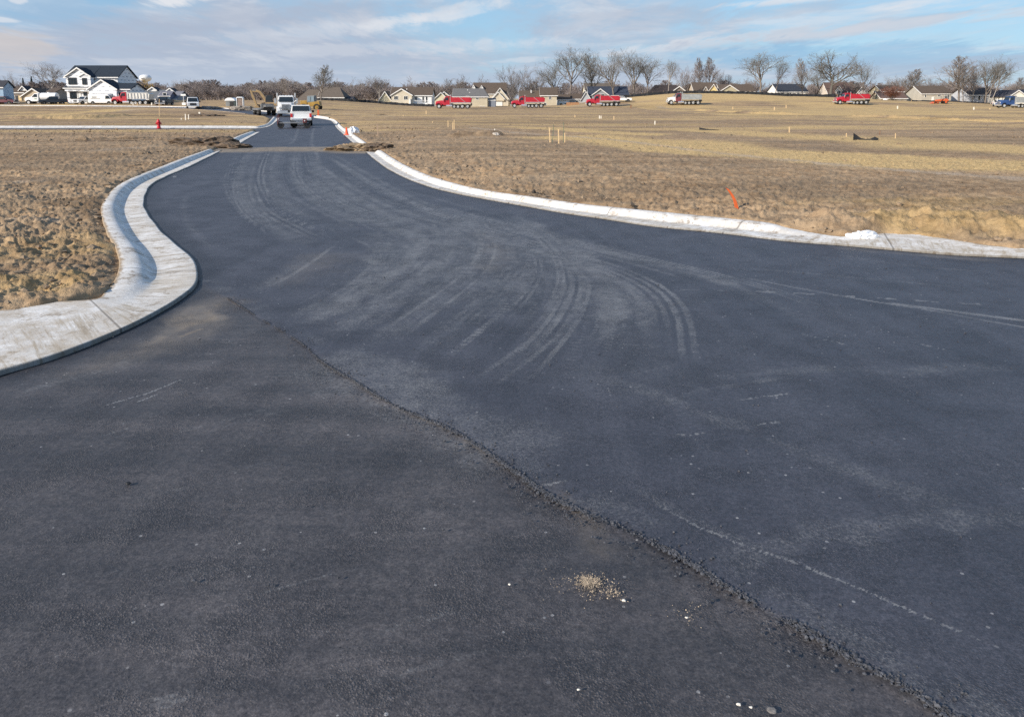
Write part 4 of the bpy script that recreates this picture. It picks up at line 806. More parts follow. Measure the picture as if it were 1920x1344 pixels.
h.block(733, 809, 203, 179, 164.5, 9, WHT, BRN, 'x', 0.4); h.block(734, 772, 203, 178.5, 167, 7, BGE, BRN, 'y', -2.4); h.block(711, 733, 203, 188, 172, 9.5, CRM, BRN, 'y', -0.5)
h.win(742.5, 184, 6.5, 6, -2.4); h.win(761, 184, 6.5, 6, -2.4); h.win(780, 184, 4, 8, 0.4, 1); h.win(793.5, 187, 3, 11, 0.4, 0); h.win(800, 187, 3, 11, 0.4, 0); h.door(721, 199, 193, 4, -0.5, M['darkpaint'], 'hatch'); h.vent(763, 168, 3.4); h.vent(786.5, 175.5, 2.5)
dk_ = MB(); x0, z0 = h.px(774, 196, -2.2); x1, z1 = h.px(809, 188.5, -2.2); dk_.box(x0, x1, -2.2, 0.4, z0-0.15, z0)
D = dk_.build('deck', M['trim'], h.root); r = MB().box(x0, x1, -2.22, -2.14, z1-0.08, z1)
for i in range(24): xx = x0+(x1-x0)*i/23; r.box(xx-0.03, xx+0.03, -2.21, -2.15, z0, z1-0.08)
r.build('railing', M['trim'], D)
for px_ in (775, 786, 797.5, 808.5): xx, _ = h.px(px_, 196, -2.1); MB().box(xx-0.1, xx+0.1, -2.2, -2.0, z0-1.6, z0-0.15).build('deck_post', M['trim'], D)
sx, sz = h.px(772.5, 198, -3.4); MB().box(sx-0.9, sx-0.3, -3.6, -2.4, sz-1, sz+1.9, 0.1, 0).build('stair_rail', M['trim'], h.root)
h = House('house', 'small house with stacked cream gables between the deck house and the first red dump truck', 240, 828, 202); h.block(811, 843, 202, 189, 174, 9, CRM, BR2, 'y'); h.block(820, 846, 202, 183, 172.5, 8, (0.6, 0.52, 0.38), BR2, 'y', 3)
h.win(828, 193, 4, 5)
h = House('house', 'tan house with a wide plain grey roof and side wall in painted shade', 217, 885, 205)
h.block(850, 914, 205, 181.5, 167, 9, TAN, GRY, 'x', 0, hip=(0, 1.2)); h.block(916, 929, 205, 188.5, 185, 8, (0.2, 0.22, 0.26), GRY, 'x', 0.8, over=0.1); h.win(857, 186, 3, 7, 0, 0); h.win(853, 186, 3, 7, 0, 0); h.win(876.5, 183.5, 5, 5); h.win(894.5, 184, 5, 5); h.win(902, 202, 2.5, 4, 0, 0); h.win(907, 202, 2.5, 4, 0, 0); h.vent(881, 175, 2); h.vent(877, 170, 3.5)  # narrow right block: the side wall's shade is coloured in as dull blue
h = House('house', 'tall roofed beige house with a white garage door right of the tan house', 248, 925, 204)
h.block(888, 948, 204, 176, 156, 11, BGE, BRN, 'x', 0); h.block(922, 953, 204, 185, 165.5, 6, BGE, BRN, 'y', -3); h.block(923, 945, 186, 185, 173, 1.2, BGE, BRN, 'y', -3.6); h.door(935, 204, 191, 14, -3.1, M['white'], 'garage_door'); h.block(900, 906, 172, 166, 161, 3, WHT, BRN, 'y', 1.5, over=0.1); h.block(885, 891, 172, 166, 160, 3, WHT, BRN, 'y', 1.5, over=0.1)
h = House('house', 'narrow tan two part house behind the second red dump truck', 232, 1008, 205); h.block(975, 1011, 205, 190, 171, 9, TAN, BRN, 'x'); h.block(1014, 1044, 205, 179, 165, 8, TAN, BRN, 'x', -0.8); h.win(1031, 184, 4, 5, -0.8); h.win(1022, 196, 4, 5, -0.8); h.vent(996, 171, 3)
h = House('house', 'low house with a white double garage door beside the orange brown board fence', 238, 1068, 203); h.block(1046, 1068, 203, 187, 178, 7, WHT, BRN, 'x', 0); h.block(1068, 1093, 203, 186, 177, 8, (0.4, 0.4, 0.4), BRN, 'x', 2); h.door(1056, 203, 190, 17, -0.02, M['white'], 'garage_door'); h.win(1052, 196, 4.5, 3.5, -0.08, 0); h.win(1061, 196, 4.5, 3.5, -0.08, 0); h.win(1082, 192, 5, 5, 2)
h = House('house', 'grey house with a slate blue roof and small front gable', 240, 1140, 200)
h.block(1105, 1178, 200, 179, 163, 10, GRB, (0.05, 0.06, 0.085), 'x', 0); h.block(1111, 1140, 200, 178, 167, 5, (0.25, 0.27, 0.29), (0.06, 0.07, 0.09), 'y', -2); h.win(1128.5, 181, 8, 8, -2.0); h.block(1090, 1107, 200, 186, 172, 6, (0.42, 0.44, 0.46), DRK, 'y', -1.0); h.win(1158, 184, 5, 6, 0); h.win(1170, 184, 5, 6, 0)
h = House('house', 'house with a long brown ridge and a pale gable rising behind the slate blue roof', 268, 1122, 200); h.block(1098, 1151, 200, 170, 157, 10, (0.62, 0.58, 0.46), BR2, 'x'); h.win(1110, 176, 4, 5)
h = House('house', 'dark brown hip roofed house low behind the hill crest fence', 250, 1258, 184); h.block(1224, 1290, 184, 175.5, 160.5, 10, (0.25, 0.21, 0.18), (0.062, 0.05, 0.047), 'x', hip=(1.5, 3)); h.block(1258, 1288, 184, 173.5, 162.5, 4, (0.20, 0.17, 0.15), (0.062, 0.05, 0.047), 'y', -1.5); h.win(1272, 175, 5, 4, -1.5)
h = House('house', 'brown roofed house with a narrow yellow gable on the hill crest', 250, 1322, 184); h.block(1303, 1348, 184, 174, 155.5, 10, (0.50, 0.42, 0.33), BRN, 'x'); h.block(1327, 1347, 184, 173, 158.5, 4, YEL, BRN, 'y', -2.0); h.win(1338, 174, 4, 4, -2.0, 0); h.block(1316, 1329, 184, 173.5, 163, 3, (0.5, 0.42, 0.33), BRN, 'y', -1.4)
h = House('house', 'tan gabled house with a long brown roof right of the yellow gable', 247, 1382, 184); h.block(1352, 1414, 184, 172, 159, 9, TAN, BRN, 'x', 0.6); h.block(1350, 1385, 184, 171.5, 160, 6, (0.42, 0.38, 0.27), BRN, 'y', -1.6); h.win(1371, 174.5, 6, 4, -1.6); h.win(1403, 175.5, 7, 5, 0.6, 2); h.vent(1393, 168, 2.5); h.vent(1376, 163.5, 4)
h = House('house', 'white house with a dark slate roof and a bright left gable', 255, 1480, 184); h.block(1459, 1514, 184, 172.5, 158.5, 11, WHT, (0.042, 0.048, 0.06), 'x'); h.win(1467, 176, 4, 6, 0, 0); h.win(1482, 176, 2.5, 6, 0, 0); h.win(1496, 176, 2.5, 7, 0, 0)
h = House('house', 'brown roofed house with a dormer and twin white garage gables behind the fourth red truck', 246, 1588, 192); h.block(1556, 1608, 196, 181, 155.5, 11, (0.60, 0.53, 0.45), (0.125, 0.085, 0.07), 'x'); h.block(1567, 1579, 181, 170, 162, 5, (0.5, 0.47, 0.44), BRN, 'y', 0.8, over=0.2); h.win(1572.5, 173.5, 6, 6, 0.75); h.block(1600, 1627, 196, 183, 164, 6, (0.66, 0.62, 0.58), BRN, 'y', -1.5); h.block(1599, 1617, 196, 184, 172, 2, (0.66, 0.62, 0.58), BRN, 'y', -2.4, over=0.2); h.door(1630.5, 196, 187, 4, 0, M['white'])
h = House('house', 'tan house with a rust brown porch roof beside the small spruce', 238, 1668, 198); h.block(1655, 1694, 198, 172, 161, 9, (0.50, 0.43, 0.30), BRN, 'x'); h.block(1652, 1700, 198, 184.5, 172.5, 7, (0.45, 0.40, 0.32), (0.14, 0.095, 0.08), 'x', -3.5); h.win(1640, 174, 3.5, 6, 4.0, 0); h.win(1668, 192, 4, 6, -3.5); h.win(1686, 192, 4, 6, -3.5)
h = House('house', 'house with a pale yellow gable and long brown roof behind the orange tractor', 236, 1755, 198); h.block(1729, 1784, 199, 176, 162, 10, (0.45, 0.42, 0.36), BRN, 'x'); h.win(1735, 180, 2.5, 5, 0, 0); h.win(1762, 179, 6, 5, 0); h.win(1775, 182, 8, 11, 0, 2); h.door(1748, 196, 182, 4, 0)
h = House('house', 'white gabled house with a dark brown roof seen through the leaning trees', 236, 1845, 198); h.block(1817, 1873, 199, 178.5, 165.5, 10, (0.50, 0.51, 0.53), (0.085, 0.068, 0.06), 'x'); h.win(1825, 184, 4, 7); h.win(1836, 184, 4, 8, 0, 0); h.win(1846, 185, 3, 8, 0, 0)
h = House('house', 'white gable fronted house above the blue dump truck at the right edge', 226, 1908, 199); h.block(1892, 1924, 200, 181, 169.5, 9, (0.74, 0.71, 0.63), (0.07, 0.07, 0.085), 'y'); h.block(1924, 1990, 200, 181, 169, 8, (0.74, 0.71, 0.63), (0.07, 0.07, 0.085), 'x', 1.0); h.win(1940, 186, 5, 6, 1.0)

# water tower far behind
p = at(273, 152, 900); wt = thing('water_tower', 'white water tower bulb rising above the yellow willow', 'water tower', (p.x, p.y, 0)); zt = p.z
b = MB().lathe([(0.01, 0), (2.2, 0.3), (5.2, 1.6), (6.6, 3.6), (6.8, 5.2), (6.2, 6.9), (4.4, 8.2), (2.0, 8.8), (0.01, 9.0)], (0, 0, zt-1.6), 24).build('tank', M['white'], wt, smooth=True)
MB().lathe([(3.6, 0), (2.0, 2.0), (1.6, zt-6), (2.6, zt-1.4)], (0, 0, 0), 20).build('column', M['white'], wt, smooth=True)
MB().box(-1.6, 1.4, -6.85, -6.6, zt+1.6, zt+3.4).build('emblem', M['steelgrey'], wt)

# ------------------------------------------------------------------ bare trees
bark = mat('bark', (0.20, 0.17, 0.145), 0.9, 0.3, 1.5); barkd = mat('dark_bark', (0.125, 0.115, 0.10), 0.9, 0.3, 1.5); twig = mat('twigs', (0.26, 0.23, 0.21), 0.9, 0.25, 0.6); twigd = mat('dark_twigs', (0.19, 0.18, 0.16), 0.9, 0.25, 0.6)
paleb = mat('pale_bark', (0.34, 0.31, 0.28), 0.9, 0.2, 1.5); twigp = mat('mauve_twigs', (0.235, 0.200, 0.190), 0.9, 0.25, 0.4); willow = mat('willow_twigs', (0.40, 0.27, 0.075), 0.9, 0.25, 0.6); rust = mat('rust_leaves', (0.27, 0.125, 0.085), 0.9, 0.3, 0.6)
KIND = {  # trunk length, first limbs: count, start, angle, length ratio; wobble, upward pull; later counts
 'vase':   dict(L0=0.42, n=[8, 6, 5, 4], t0=[0.45, 0.25, 0.15, 0.1], ang=[30, 32, 36, 40], rat=[1.30, 0.56, 0.60, 0.60], wob=[0.05, 0.10, 0.14, 0.2], trop=[0.0, 0.07, 0.06, 0.03], r=0.017),
 'broad':  dict(L0=0.40, n=[8, 6, 6, 5], t0=[0.50, 0.22, 0.15, 0.1], ang=[52, 44, 44, 46], rat=[1.15, 0.60, 0.58, 0.56], wob=[0.08, 0.20, 0.24, 0.28], trop=[0.0, 0.07, 0.05, 0.05], r=0.024),
 'multi':  dict(L0=0.10, n=[11, 6, 5, 5], t0=[0.10, 0.20, 0.15, 0.1], ang=[20, 20, 26, 30], rat=[8.5, 0.42, 0.55, 0.6], wob=[0.02, 0.05, 0.1, 0.15], trop=[0.0, 0.05, 0.06, 0.04], r=0.012),
 'spindle':dict(L0=0.92, n=[26, 6, 4, 4], t0=[0.22, 0.20, 0.15, 0.1], ang=[44, 34, 34, 36], rat=[0.44, 0.52, 0.58, 0.6], wob=[0.04, 0.09, 0.13, 0.18], trop=[0.0, 0.08, 0.06, 0.04], r=0.012),
 'tall':   dict(L0=0.55, n=[9, 6, 5, 4], t0=[0.55, 0.35, 0.3, 0.25], ang=[36, 36, 40, 44], rat=[0.85, 0.60, 0.62, 0.60], wob=[0.06, 0.13, 0.18, 0.22], trop=[0.02, 0.07, 0.06, 0.04], r=0.017),
 'round':  dict(L0=0.18, n=[13, 6, 5, 4], t0=[0.35, 0.22, 0.15, 0.1], ang=[48, 30, 32, 36], rat=[3.6, 0.5, 0.55, 0.6], wob=[0.03, 0.07, 0.12, 0.16], trop=[0.0, 0.05, 0.04, 0.03], r=0.014),
}
def grow(kind, seed, twr=0.0008):
    K = KIND[kind]; rng = random.Random(seed); paths = []
    def br(p, d, L, r, lv):
        n = (6, 6, 4, 3, 2)[lv]; pts = [p.copy()]; rr = [r]
        for i in range(n):
            d = (d + Vector((rng.gauss(0, 1), rng.gauss(0, 1), rng.gauss(0, 1)))*K['wob'][min(lv, 3)] + Vector((0, 0, K['trop'][min(lv, 3)]))).normalized()
            p = p + d*L/n; pts.append(p.copy()); rr.append(max(r*(1-(0.58 if lv < 4 else 0.4)*(i+1)/n), twr))
        paths.append((lv, pts, rr))
        if lv >= 4: return
        c = K['n'][lv]; ph = rng.uniform(0, 6.28)
        for k in range(c):
            t = K['t0'][lv]+(1-K['t0'][lv])*(k+rng.uniform(0.2, 0.95))/c; t = min(t, 0.999); f = t*n; i = int(f); q = pts[i].lerp(pts[i+1], f-i); dd = (pts[i+1]-pts[i]).normalized()
            a = dd.orthogonal().normalized(); b = dd.cross(a); ph += 2.4+rng.uniform(-0.5, 0.5); ang = math.radians(K['ang'][lv]*rng.uniform(0.55, 1.3))
            nd = dd*math.cos(ang)+(a*math.cos(ph)+b*math.sin(ph))*math.sin(ang)
            ln_ = L*K['rat'][lv]*rng.uniform(0.75, 1.2)*(1-0.45*max(0, t-0.4)) if kind != 'spindle' or lv else L*K['rat'][lv]*rng.uniform(0.8, 1.15)*(1.18-t)
            br(q, nd, ln_, max(rr[i]*(0.66 if lv else 0.72), twr), lv+1)
    br(Vector((0, 0, 0)), Vector((0, 0, 1)), K['L0'], K['r'], 0)
    zs = sorted(p.z for lv, pts, rr in paths for p in pts); H = zs[-1]
    xs = sorted(math.hypot(p.x, p.y) for lv, pts, rr in paths for p in pts); Wd = 2*xs[int(len(xs)*0.86)]
    return [(lv, [p/H for p in pts], [r/H for r in rr]) for lv, pts, rr in paths], Wd/H
def paths_mesh(name, paths, m, lo, hi):
    V = []; Fq = []
    for lv, pts, rr in paths:
        if not lo <= lv <= hi: continue
        k = 7 if lv == 0 else 5 if lv == 1 else 3; o = len(V); n = len(pts)
        for i in range(n):
            d = (pts[min(i+1, n-1)]-pts[max(i-1, 0)]).normalized(); a = d.orthogonal().normalized(); b = d.cross(a)
            for j in range(k): t = 2*math.pi*j/k; V.append((pts[i]+(a*math.cos(t)+b*math.sin(t))*rr[i])[:])
        for i in range(n-1):
            for j in range(k): Fq.append((o+i*k+j, o+i*k+(j+1) % k, o+(i+1)*k+(j+1) % k, o+(i+1)*k+j))
    me = bpy.data.meshes.new(name); me.from_pydata(V, [], Fq); me.materials.append(m); me.polygons.foreach_set('use_smooth', [True]*len(me.polygons)); me.update(); return me
_tm = {}
def tree_mesh(kind, seed, bk, tw, twr):
    key = (kind, seed, bk.name, tw.name, twr)
    if key not in _tm:
        ps, wr = grow(kind, seed, twr); _tm[key] = (paths_mesh('trunk', ps, bk, 0, 1), paths_mesh('crown', ps, tw, 2, 4), wr)
    return _tm[key]
def tree(label, kind, seed, x, ytop, ybase, wpx, Y, lean=0.0, bk=None, tw=None, name='bare_tree', twr=0.0009, group=None):
    if twr < 0.001 and Y > 258: twr = 0.0015
    a, c, wr = tree_mesh(kind, seed, bk or bark, tw or twig, twr)
    p = at(x, ybase, Y); g = gz(p.x, Y); top = at(x, ytop, Y); Hh = top.z-g
    Wd = wpx*Y/F; sx = Wd/(wr*1.0)
    t = thing(name, label, 'tree', (p.x, Y, g-0.1), 0, group); t.rotation_euler = (0, math.radians(lean), random.Random(seed*7+int(x)).uniform(0, 6.28) if lean == 0 else 0); t.scale = (sx, sx, Hh*1.02)
    for me in (a, c): o = bpy.data.objects.new(me.name, me); COL.objects.link(o); o.parent = t
    return t
TR = [
 # label, kind, seed, x, top, base, width, Y, lean, bark, twigs
 ('pale slender bare tree standing behind the tank truck left of the wrapped house', 'tall', 1, 100, 116, 196, 58, 205, 0, paleb, twig),
 ('small bare tree above the pale blue house', 'multi', 2, 10, 133, 190, 40, 240, 0, bark, twig),
 ('grey bare tree at the left end of the distant wood', 'vase', 3, 338, 148, 196, 42, 290, 0, bark, twig),
 ('bare tree with thin upright boughs above the excavator', 'multi', 2, 500, 147, 196, 40, 290, 0, paleb, twig),
 ('round crowned bare tree with a pale fan of limbs left of the tall young tree', 'round', 4, 549, 141, 200, 54, 262, 0, paleb, twig),
 ('tall young bare tree in front of the cream house by the road', 'spindle', 5, 602, 121, 200, 40, 212, 0, bark, twigd),
 ('bare tree behind the right end of the cream house', 'round', 6, 648, 143, 195, 44, 270, 0, bark, twig),
 ('bare tree over the scrub between the cream house and the deck house', 'vase', 3, 682, 146, 198, 38, 262, 0, bark, twig),
 ('pale limbed bare tree just left of the deck house', 'vase', 7, 712, 140, 198, 38, 262, 0, paleb, twig),
 ('bare tree rising over the middle of the deck house roof', 'multi', 8, 776, 142, 196, 42, 300, 0, bark, twigp),
 ('low rounded bare tree right of the deck house', 'round', 4, 817, 155, 196, 34, 290, 0, bark, twig),
 ('dense bare tree behind the first red truck', 'multi', 2, 852, 138, 196, 44, 290, 0, bark, twig),
 ('faint bare tree over the tall roofed beige house', 'multi', 8, 905, 138, 190, 34, 330, 0, bark, twigp),
 ('broom shaped pale bare tree with many upright stems', 'multi', 9, 962, 120, 200, 50, 262, 0, paleb, twig),
 ('bare tree right of the broom shaped one', 'round', 6, 1000, 120, 200, 52, 270, 0, bark, twig),
 ('bare tree leaning left beside the tallest tree', 'tall', 10, 1048, 112, 200, 62, 250, -10, barkd, twigd),
 ('tallest bare tree with a high open crown near the third red truck', 'tall', 11, 1067, 83, 200, 84, 245, 0, bark, twigd),
 ('slim bare tree between the two biggest crowns', 'spindle', 12, 1112, 102, 198, 42, 255, 0, barkd, twigd),
 ('broad fan crowned bare tree over the slate blue roof', 'vase', 13, 1151, 92, 196, 86, 240, 0, bark, twigd),
 ('bare tree close right of the broad fan crowned one', 'vase', 7, 1188, 88, 196, 62, 255, 0, bark, twigd),
 ('bare tree at the left shoulder of the grassy hill', 'tall', 10, 1214, 104, 190, 58, 255, 5, bark, twigd),
 ('crooked bare tree in front of the dark hip roof', 'tall', 14, 1252, 109, 186, 28, 240, 3, paleb, twigd),
 ('many stemmed mauve bare tree behind the hill crest', 'multi', 9, 1285, 121, 186, 40, 285, 0, bark, twigp),
 ('thin upright bare tree right of the many stemmed one', 'spindle', 5, 1311, 108, 186, 24, 290, 2, bark, twigp),
 ('thin upright bare tree leaning right over the yellow gable house', 'spindle', 12, 1329, 108, 186, 24, 290, 4, bark, twigp),
 ('small sparse bare tree over the right end of the yellow gable house', 'vase', 3, 1344, 131, 186, 20, 300, 0, bark, twigp),
 ('small sparse bare tree over the tan gabled house', 'multi', 2, 1363, 131, 186, 18, 300, 0, bark, twigp),
 ('low wide bare tree behind the long brown roof', 'round', 4, 1398, 143, 184, 44, 300, 0, bark, twigp),
 ('big flat topped bare tree beside the white house with slate roof', 'tall', 15, 1425, 97, 186, 72, 240, 0, bark, twigd),
 ('slanting bare tree right of the big flat topped one', 'tall', 14, 1452, 109, 186, 30, 242, 9, bark, twigd),
 ('low bare tree over the slate roof', 'round', 6, 1474, 138, 184, 36, 290, 0, bark, twig),
 ('bare tree at the right end of the slate roof', 'spindle', 5, 1504, 109, 186, 32, 250, 0, bark, twig),
 ('bare tree leaning left at the foot of the great spreading tree', 'tall', 10, 1540, 128, 186, 40, 238, -14, barkd, twigd),
 ('great dark spreading bare tree above the fourth red truck', 'broad', 16, 1556, 93, 187, 98, 236, 0, barkd, twigd),
 ('bare tree with a forked crown right of the great spreading tree', 'vase', 13, 1617, 111, 192, 38, 236, 0, bark, twigd),
 ('soft crowned bare tree behind the tan porch house', 'round', 4, 1675, 140, 194, 34, 275, 0, bark, twig),
 ('bare tree between the tan porch house and the pale yellow gable', 'spindle', 12, 1702, 130, 194, 36, 270, 0, bark, twig),
 ('pair of small bare boughs over the long roof behind the tractor', 'vase', 3, 1738, 142, 194, 28, 280, 0, bark, twigp),
 ('thin bare tree low behind the long roof behind the tractor', 'multi', 8, 1762, 147, 194, 30, 300, 0, bark, twigp),
 ('tall brushy bare tree left of the white gable', 'spindle', 17, 1797, 105, 200, 60, 228, 0, bark, twig),
 ('slim bare tree in front of the white gable', 'spindle', 5, 1805, 118, 199, 30, 224, 0, bark, twig),
 ('bare tree with upright forked limbs in front of the dark brown roof', 'vase', 18, 1846, 102, 200, 66, 228, 0, bark, twigd),
 ('right leaning bare tree reaching over the right end of the dark brown roof', 'tall', 19, 1856, 112, 200, 44, 226, 15, paleb, twigd),
 ('bare tree beside the right leaning one, tilting less', 'tall', 14, 1851, 108, 200, 30, 227, 9, paleb, twigd),
 ('pale thin bare tree between the brushy and the forked trees', 'spindle', 12, 1822, 124, 200, 26, 235, 0, paleb, twig),
 ('bare tree at the right edge behind the white gable', 'spindle', 17, 1917, 145, 200, 36, 250, 0, barkd, twig),
 ('low dark bare tree left of the right edge white gable', 'multi', 9, 1897, 158, 200, 22, 250, 0, barkd, twig)]
for (lb, kd, sd_, x, yt, yb, w, Y, le, bk, tw) in TR: tree(lb, kd, sd_, x, yt, yb, w, Y, le, bk, tw)
tree('yellow willow with hanging twigs behind the wrapped house', 'round', 20, 262, 146, 192, 50, 300, 0, bark, willow, 'willow_tree', 0.0035)
tree('small rust brown tree with clinging leaves in front of the tan porch house', 'multi', 21, 1671, 160, 200, 34, 226, 0, barkd, rust, 'small_tree', 0.0028)
def spruce(label, x, yt, yb, w, Y, seed):
    p = at(x, yb, Y); g = gz(p.x, Y); Hh = at(x, yt, Y).z-g; Wd = w*Y/F; rng = random.Random(seed); t = thing('spruce_tree', label, 'tree', (p.x, Y, g-0.1)); m = MB()
    for i in range(900):
        f = rng.random()**0.8; r = (1-f)*Wd/2*rng.uniform(0.25, 1.12)+0.05; a = rng.uniform(0, 6.28); z = Hh*(0.06+0.94*f); l = 0.10*Hh*(1-f)+0.04*Hh
        c = Vector((r*math.cos(a), r*math.sin(a), z)); d = Vector((math.cos(a), math.sin(a), -0.35))*l; s = Vector((-math.sin(a), math.cos(a), 0))*l*0.35
        m.add([c-d*0.5, c+s-d*0.1, c+d*0.6, c-s-d*0.1], [(0, 1, 2, 3)])
    m.build('crown', SPR, t); MB().cyl((0, 0, 0), (0, 0, Hh*0.97), Wd*0.05, 0.02, 8).build('trunk', barkd, t)
SPR = mat('spruce_needles', (0.030, 0.055, 0.045), 0.9, 0.35, 0.8)
spruce('small blue green spruce beside the tan porch house', 1642, 176, 200, 13, 226, 31)
spruce('dark spruce pointing above the far trees, the taller of two left of the wrapped house', 63, 143, 190, 12, 330, 32)
spruce('dark spruce left of the taller one above the tan gabled house', 47, 146, 190, 14, 330, 33)
# the distant wood, one brown mass of bare trees
def far_wood():
    rng = np.random.default_rng(41); tm = []
    for kd, sd_ in (('multi', 51), ('vase', 52), ('round', 53), ('spindle', 54)):
        ps, wr = grow(kd, sd_, 0.0042); me = paths_mesh('tmp', [q for q in ps if q[0] <= 3], twigp, 0, 3); n = len(me.vertices); v = np.empty(n*3); me.vertices.foreach_get('co', v); v = v.reshape(-1, 3)
        f = np.empty(len(me.polygons)*4, np.int32); me.polygons.foreach_get('vertices', f); tm.append((v, f.reshape(-1, 4), wr)); bpy.data.meshes.remove(me)
    V = []; Fq = []; o = 0
    spec = [(rng.uniform(-40, 130), rng.uniform(150, 164), rng.uniform(300, 430), 10) for _ in range(75)] + [(rng.uniform(250, 600), 0, rng.uniform(300, 440), 10) for _ in range(210)] + [(rng.uniform(285, 600), rng.uniform(158, 176), rng.uniform(235, 300), 10) for _ in range(110)] + [(rng.uniform(660, 715), rng.uniform(160, 178), rng.uniform(240, 260), 6) for _ in range(16)] + [(rng.uniform(600, 960), rng.uniform(152, 172), rng.uniform(285, 400), 8) for _ in range(190)] + [(rng.uniform(960, 1960), rng.uniform(148, 172), rng.uniform(280, 380), 7) for _ in range(240)]
    for x, yt, Y, wm in spec:
        if yt == 0: yt = 155 + 4*math.sin(x*0.045)+rng.uniform(-5, 9)
        v, f, wr = tm[rng.integers(0, 4)]; p = at(x, 195, Y); g = gz(p.x, Y); Hh = max(at(x, yt, Y).z-g, 2.0); sx = Hh*rng.uniform(0.55, 0.85)/max(wr, .3); a = rng.uniform(0, 6.28)
        q = np.c_[(v[:, 0]*math.cos(a)-v[:, 1]*math.sin(a))*sx+p.x, (v[:, 0]*math.sin(a)+v[:, 1]*math.cos(a))*sx+Y, v[:, 2]*Hh+g]; V.append(q); Fq.append(f+o); o += len(q)
    ob = mesh_np('far_wood', np.vstack(V), np.vstack(Fq), twigp); tag(ob, 'distant mauve brown wood of bare trees along the horizon', 'wood', None, 'stuff')
far_wood()
# ------------------------------------------------------------------ vehicles (front toward +x, wheels on z = 0)
def wheel(root, x, y, r, w=0.26, rim=None, dual=False, name='wheel', lift=0.0):
    s = 1 if y > 0 else -1; t = MB(); z = r+lift
    n = 20; prof = [(0.62*r, -w/2), (0.93*r, -w/2), (r, -w*0.32), (r, w*0.32), (0.93*r, w/2), (0.62*r, w/2), (0.62*r, -w/2)]
    vs = []; m = len(prof)
    for i in range(n):
        a = 2*math.pi*i/n
        for (rr, yy) in prof: vs.append((x+rr*math.cos(a), y+yy, z+rr*math.sin(a)))
    t.add(vs, [(i*m+j, i*m+j+1, ((i+1) % n)*m+j+1, ((i+1) % n)*m+j) for i in range(n) for j in range(m-1)])
    tyre = t.build(name, M['rubber'], root)
    d = MB().cyl((x, y-s*w*0.2, z), (x, y+s*w*0.34, z), 0.63*r, 0.60*r, 16); d.cyl((x, y+s*w*0.34, z), (x, y+s*w*0.52, z), 0.20*r, 0.16*r, 10)
    d.build('rim', rim or M['rim'], tyre); return tyre
def wheels(root, xs, ys, r, w=0.26, rim=None, lift=0.0):
    for x in xs:
        for y in (-ys, ys): wheel(root, x, y, r, w, rim, lift=lift)
def panel(m, a, b, c, d, th=0.02):                    # a thin sheet through four corners
    A, B, Cc, D = map(Vector, (a, b, c, d)); n = (B-A).cross(D-A).normalized()*th
    m.add([A-n, B-n, Cc-n, D-n, A+n, B+n, Cc+n, D+n], [(3, 2, 1, 0), (4, 5, 6, 7), (0, 1, 5, 4), (1, 2, 6, 5), (2, 3, 7, 6), (3, 0, 4, 7)]); return m
def place(px, y, Y=None):
    if Y is None: return PG(px, y)
    p = at(px, y, Y); p.z = gz(p.x, Y)+0.2; return p

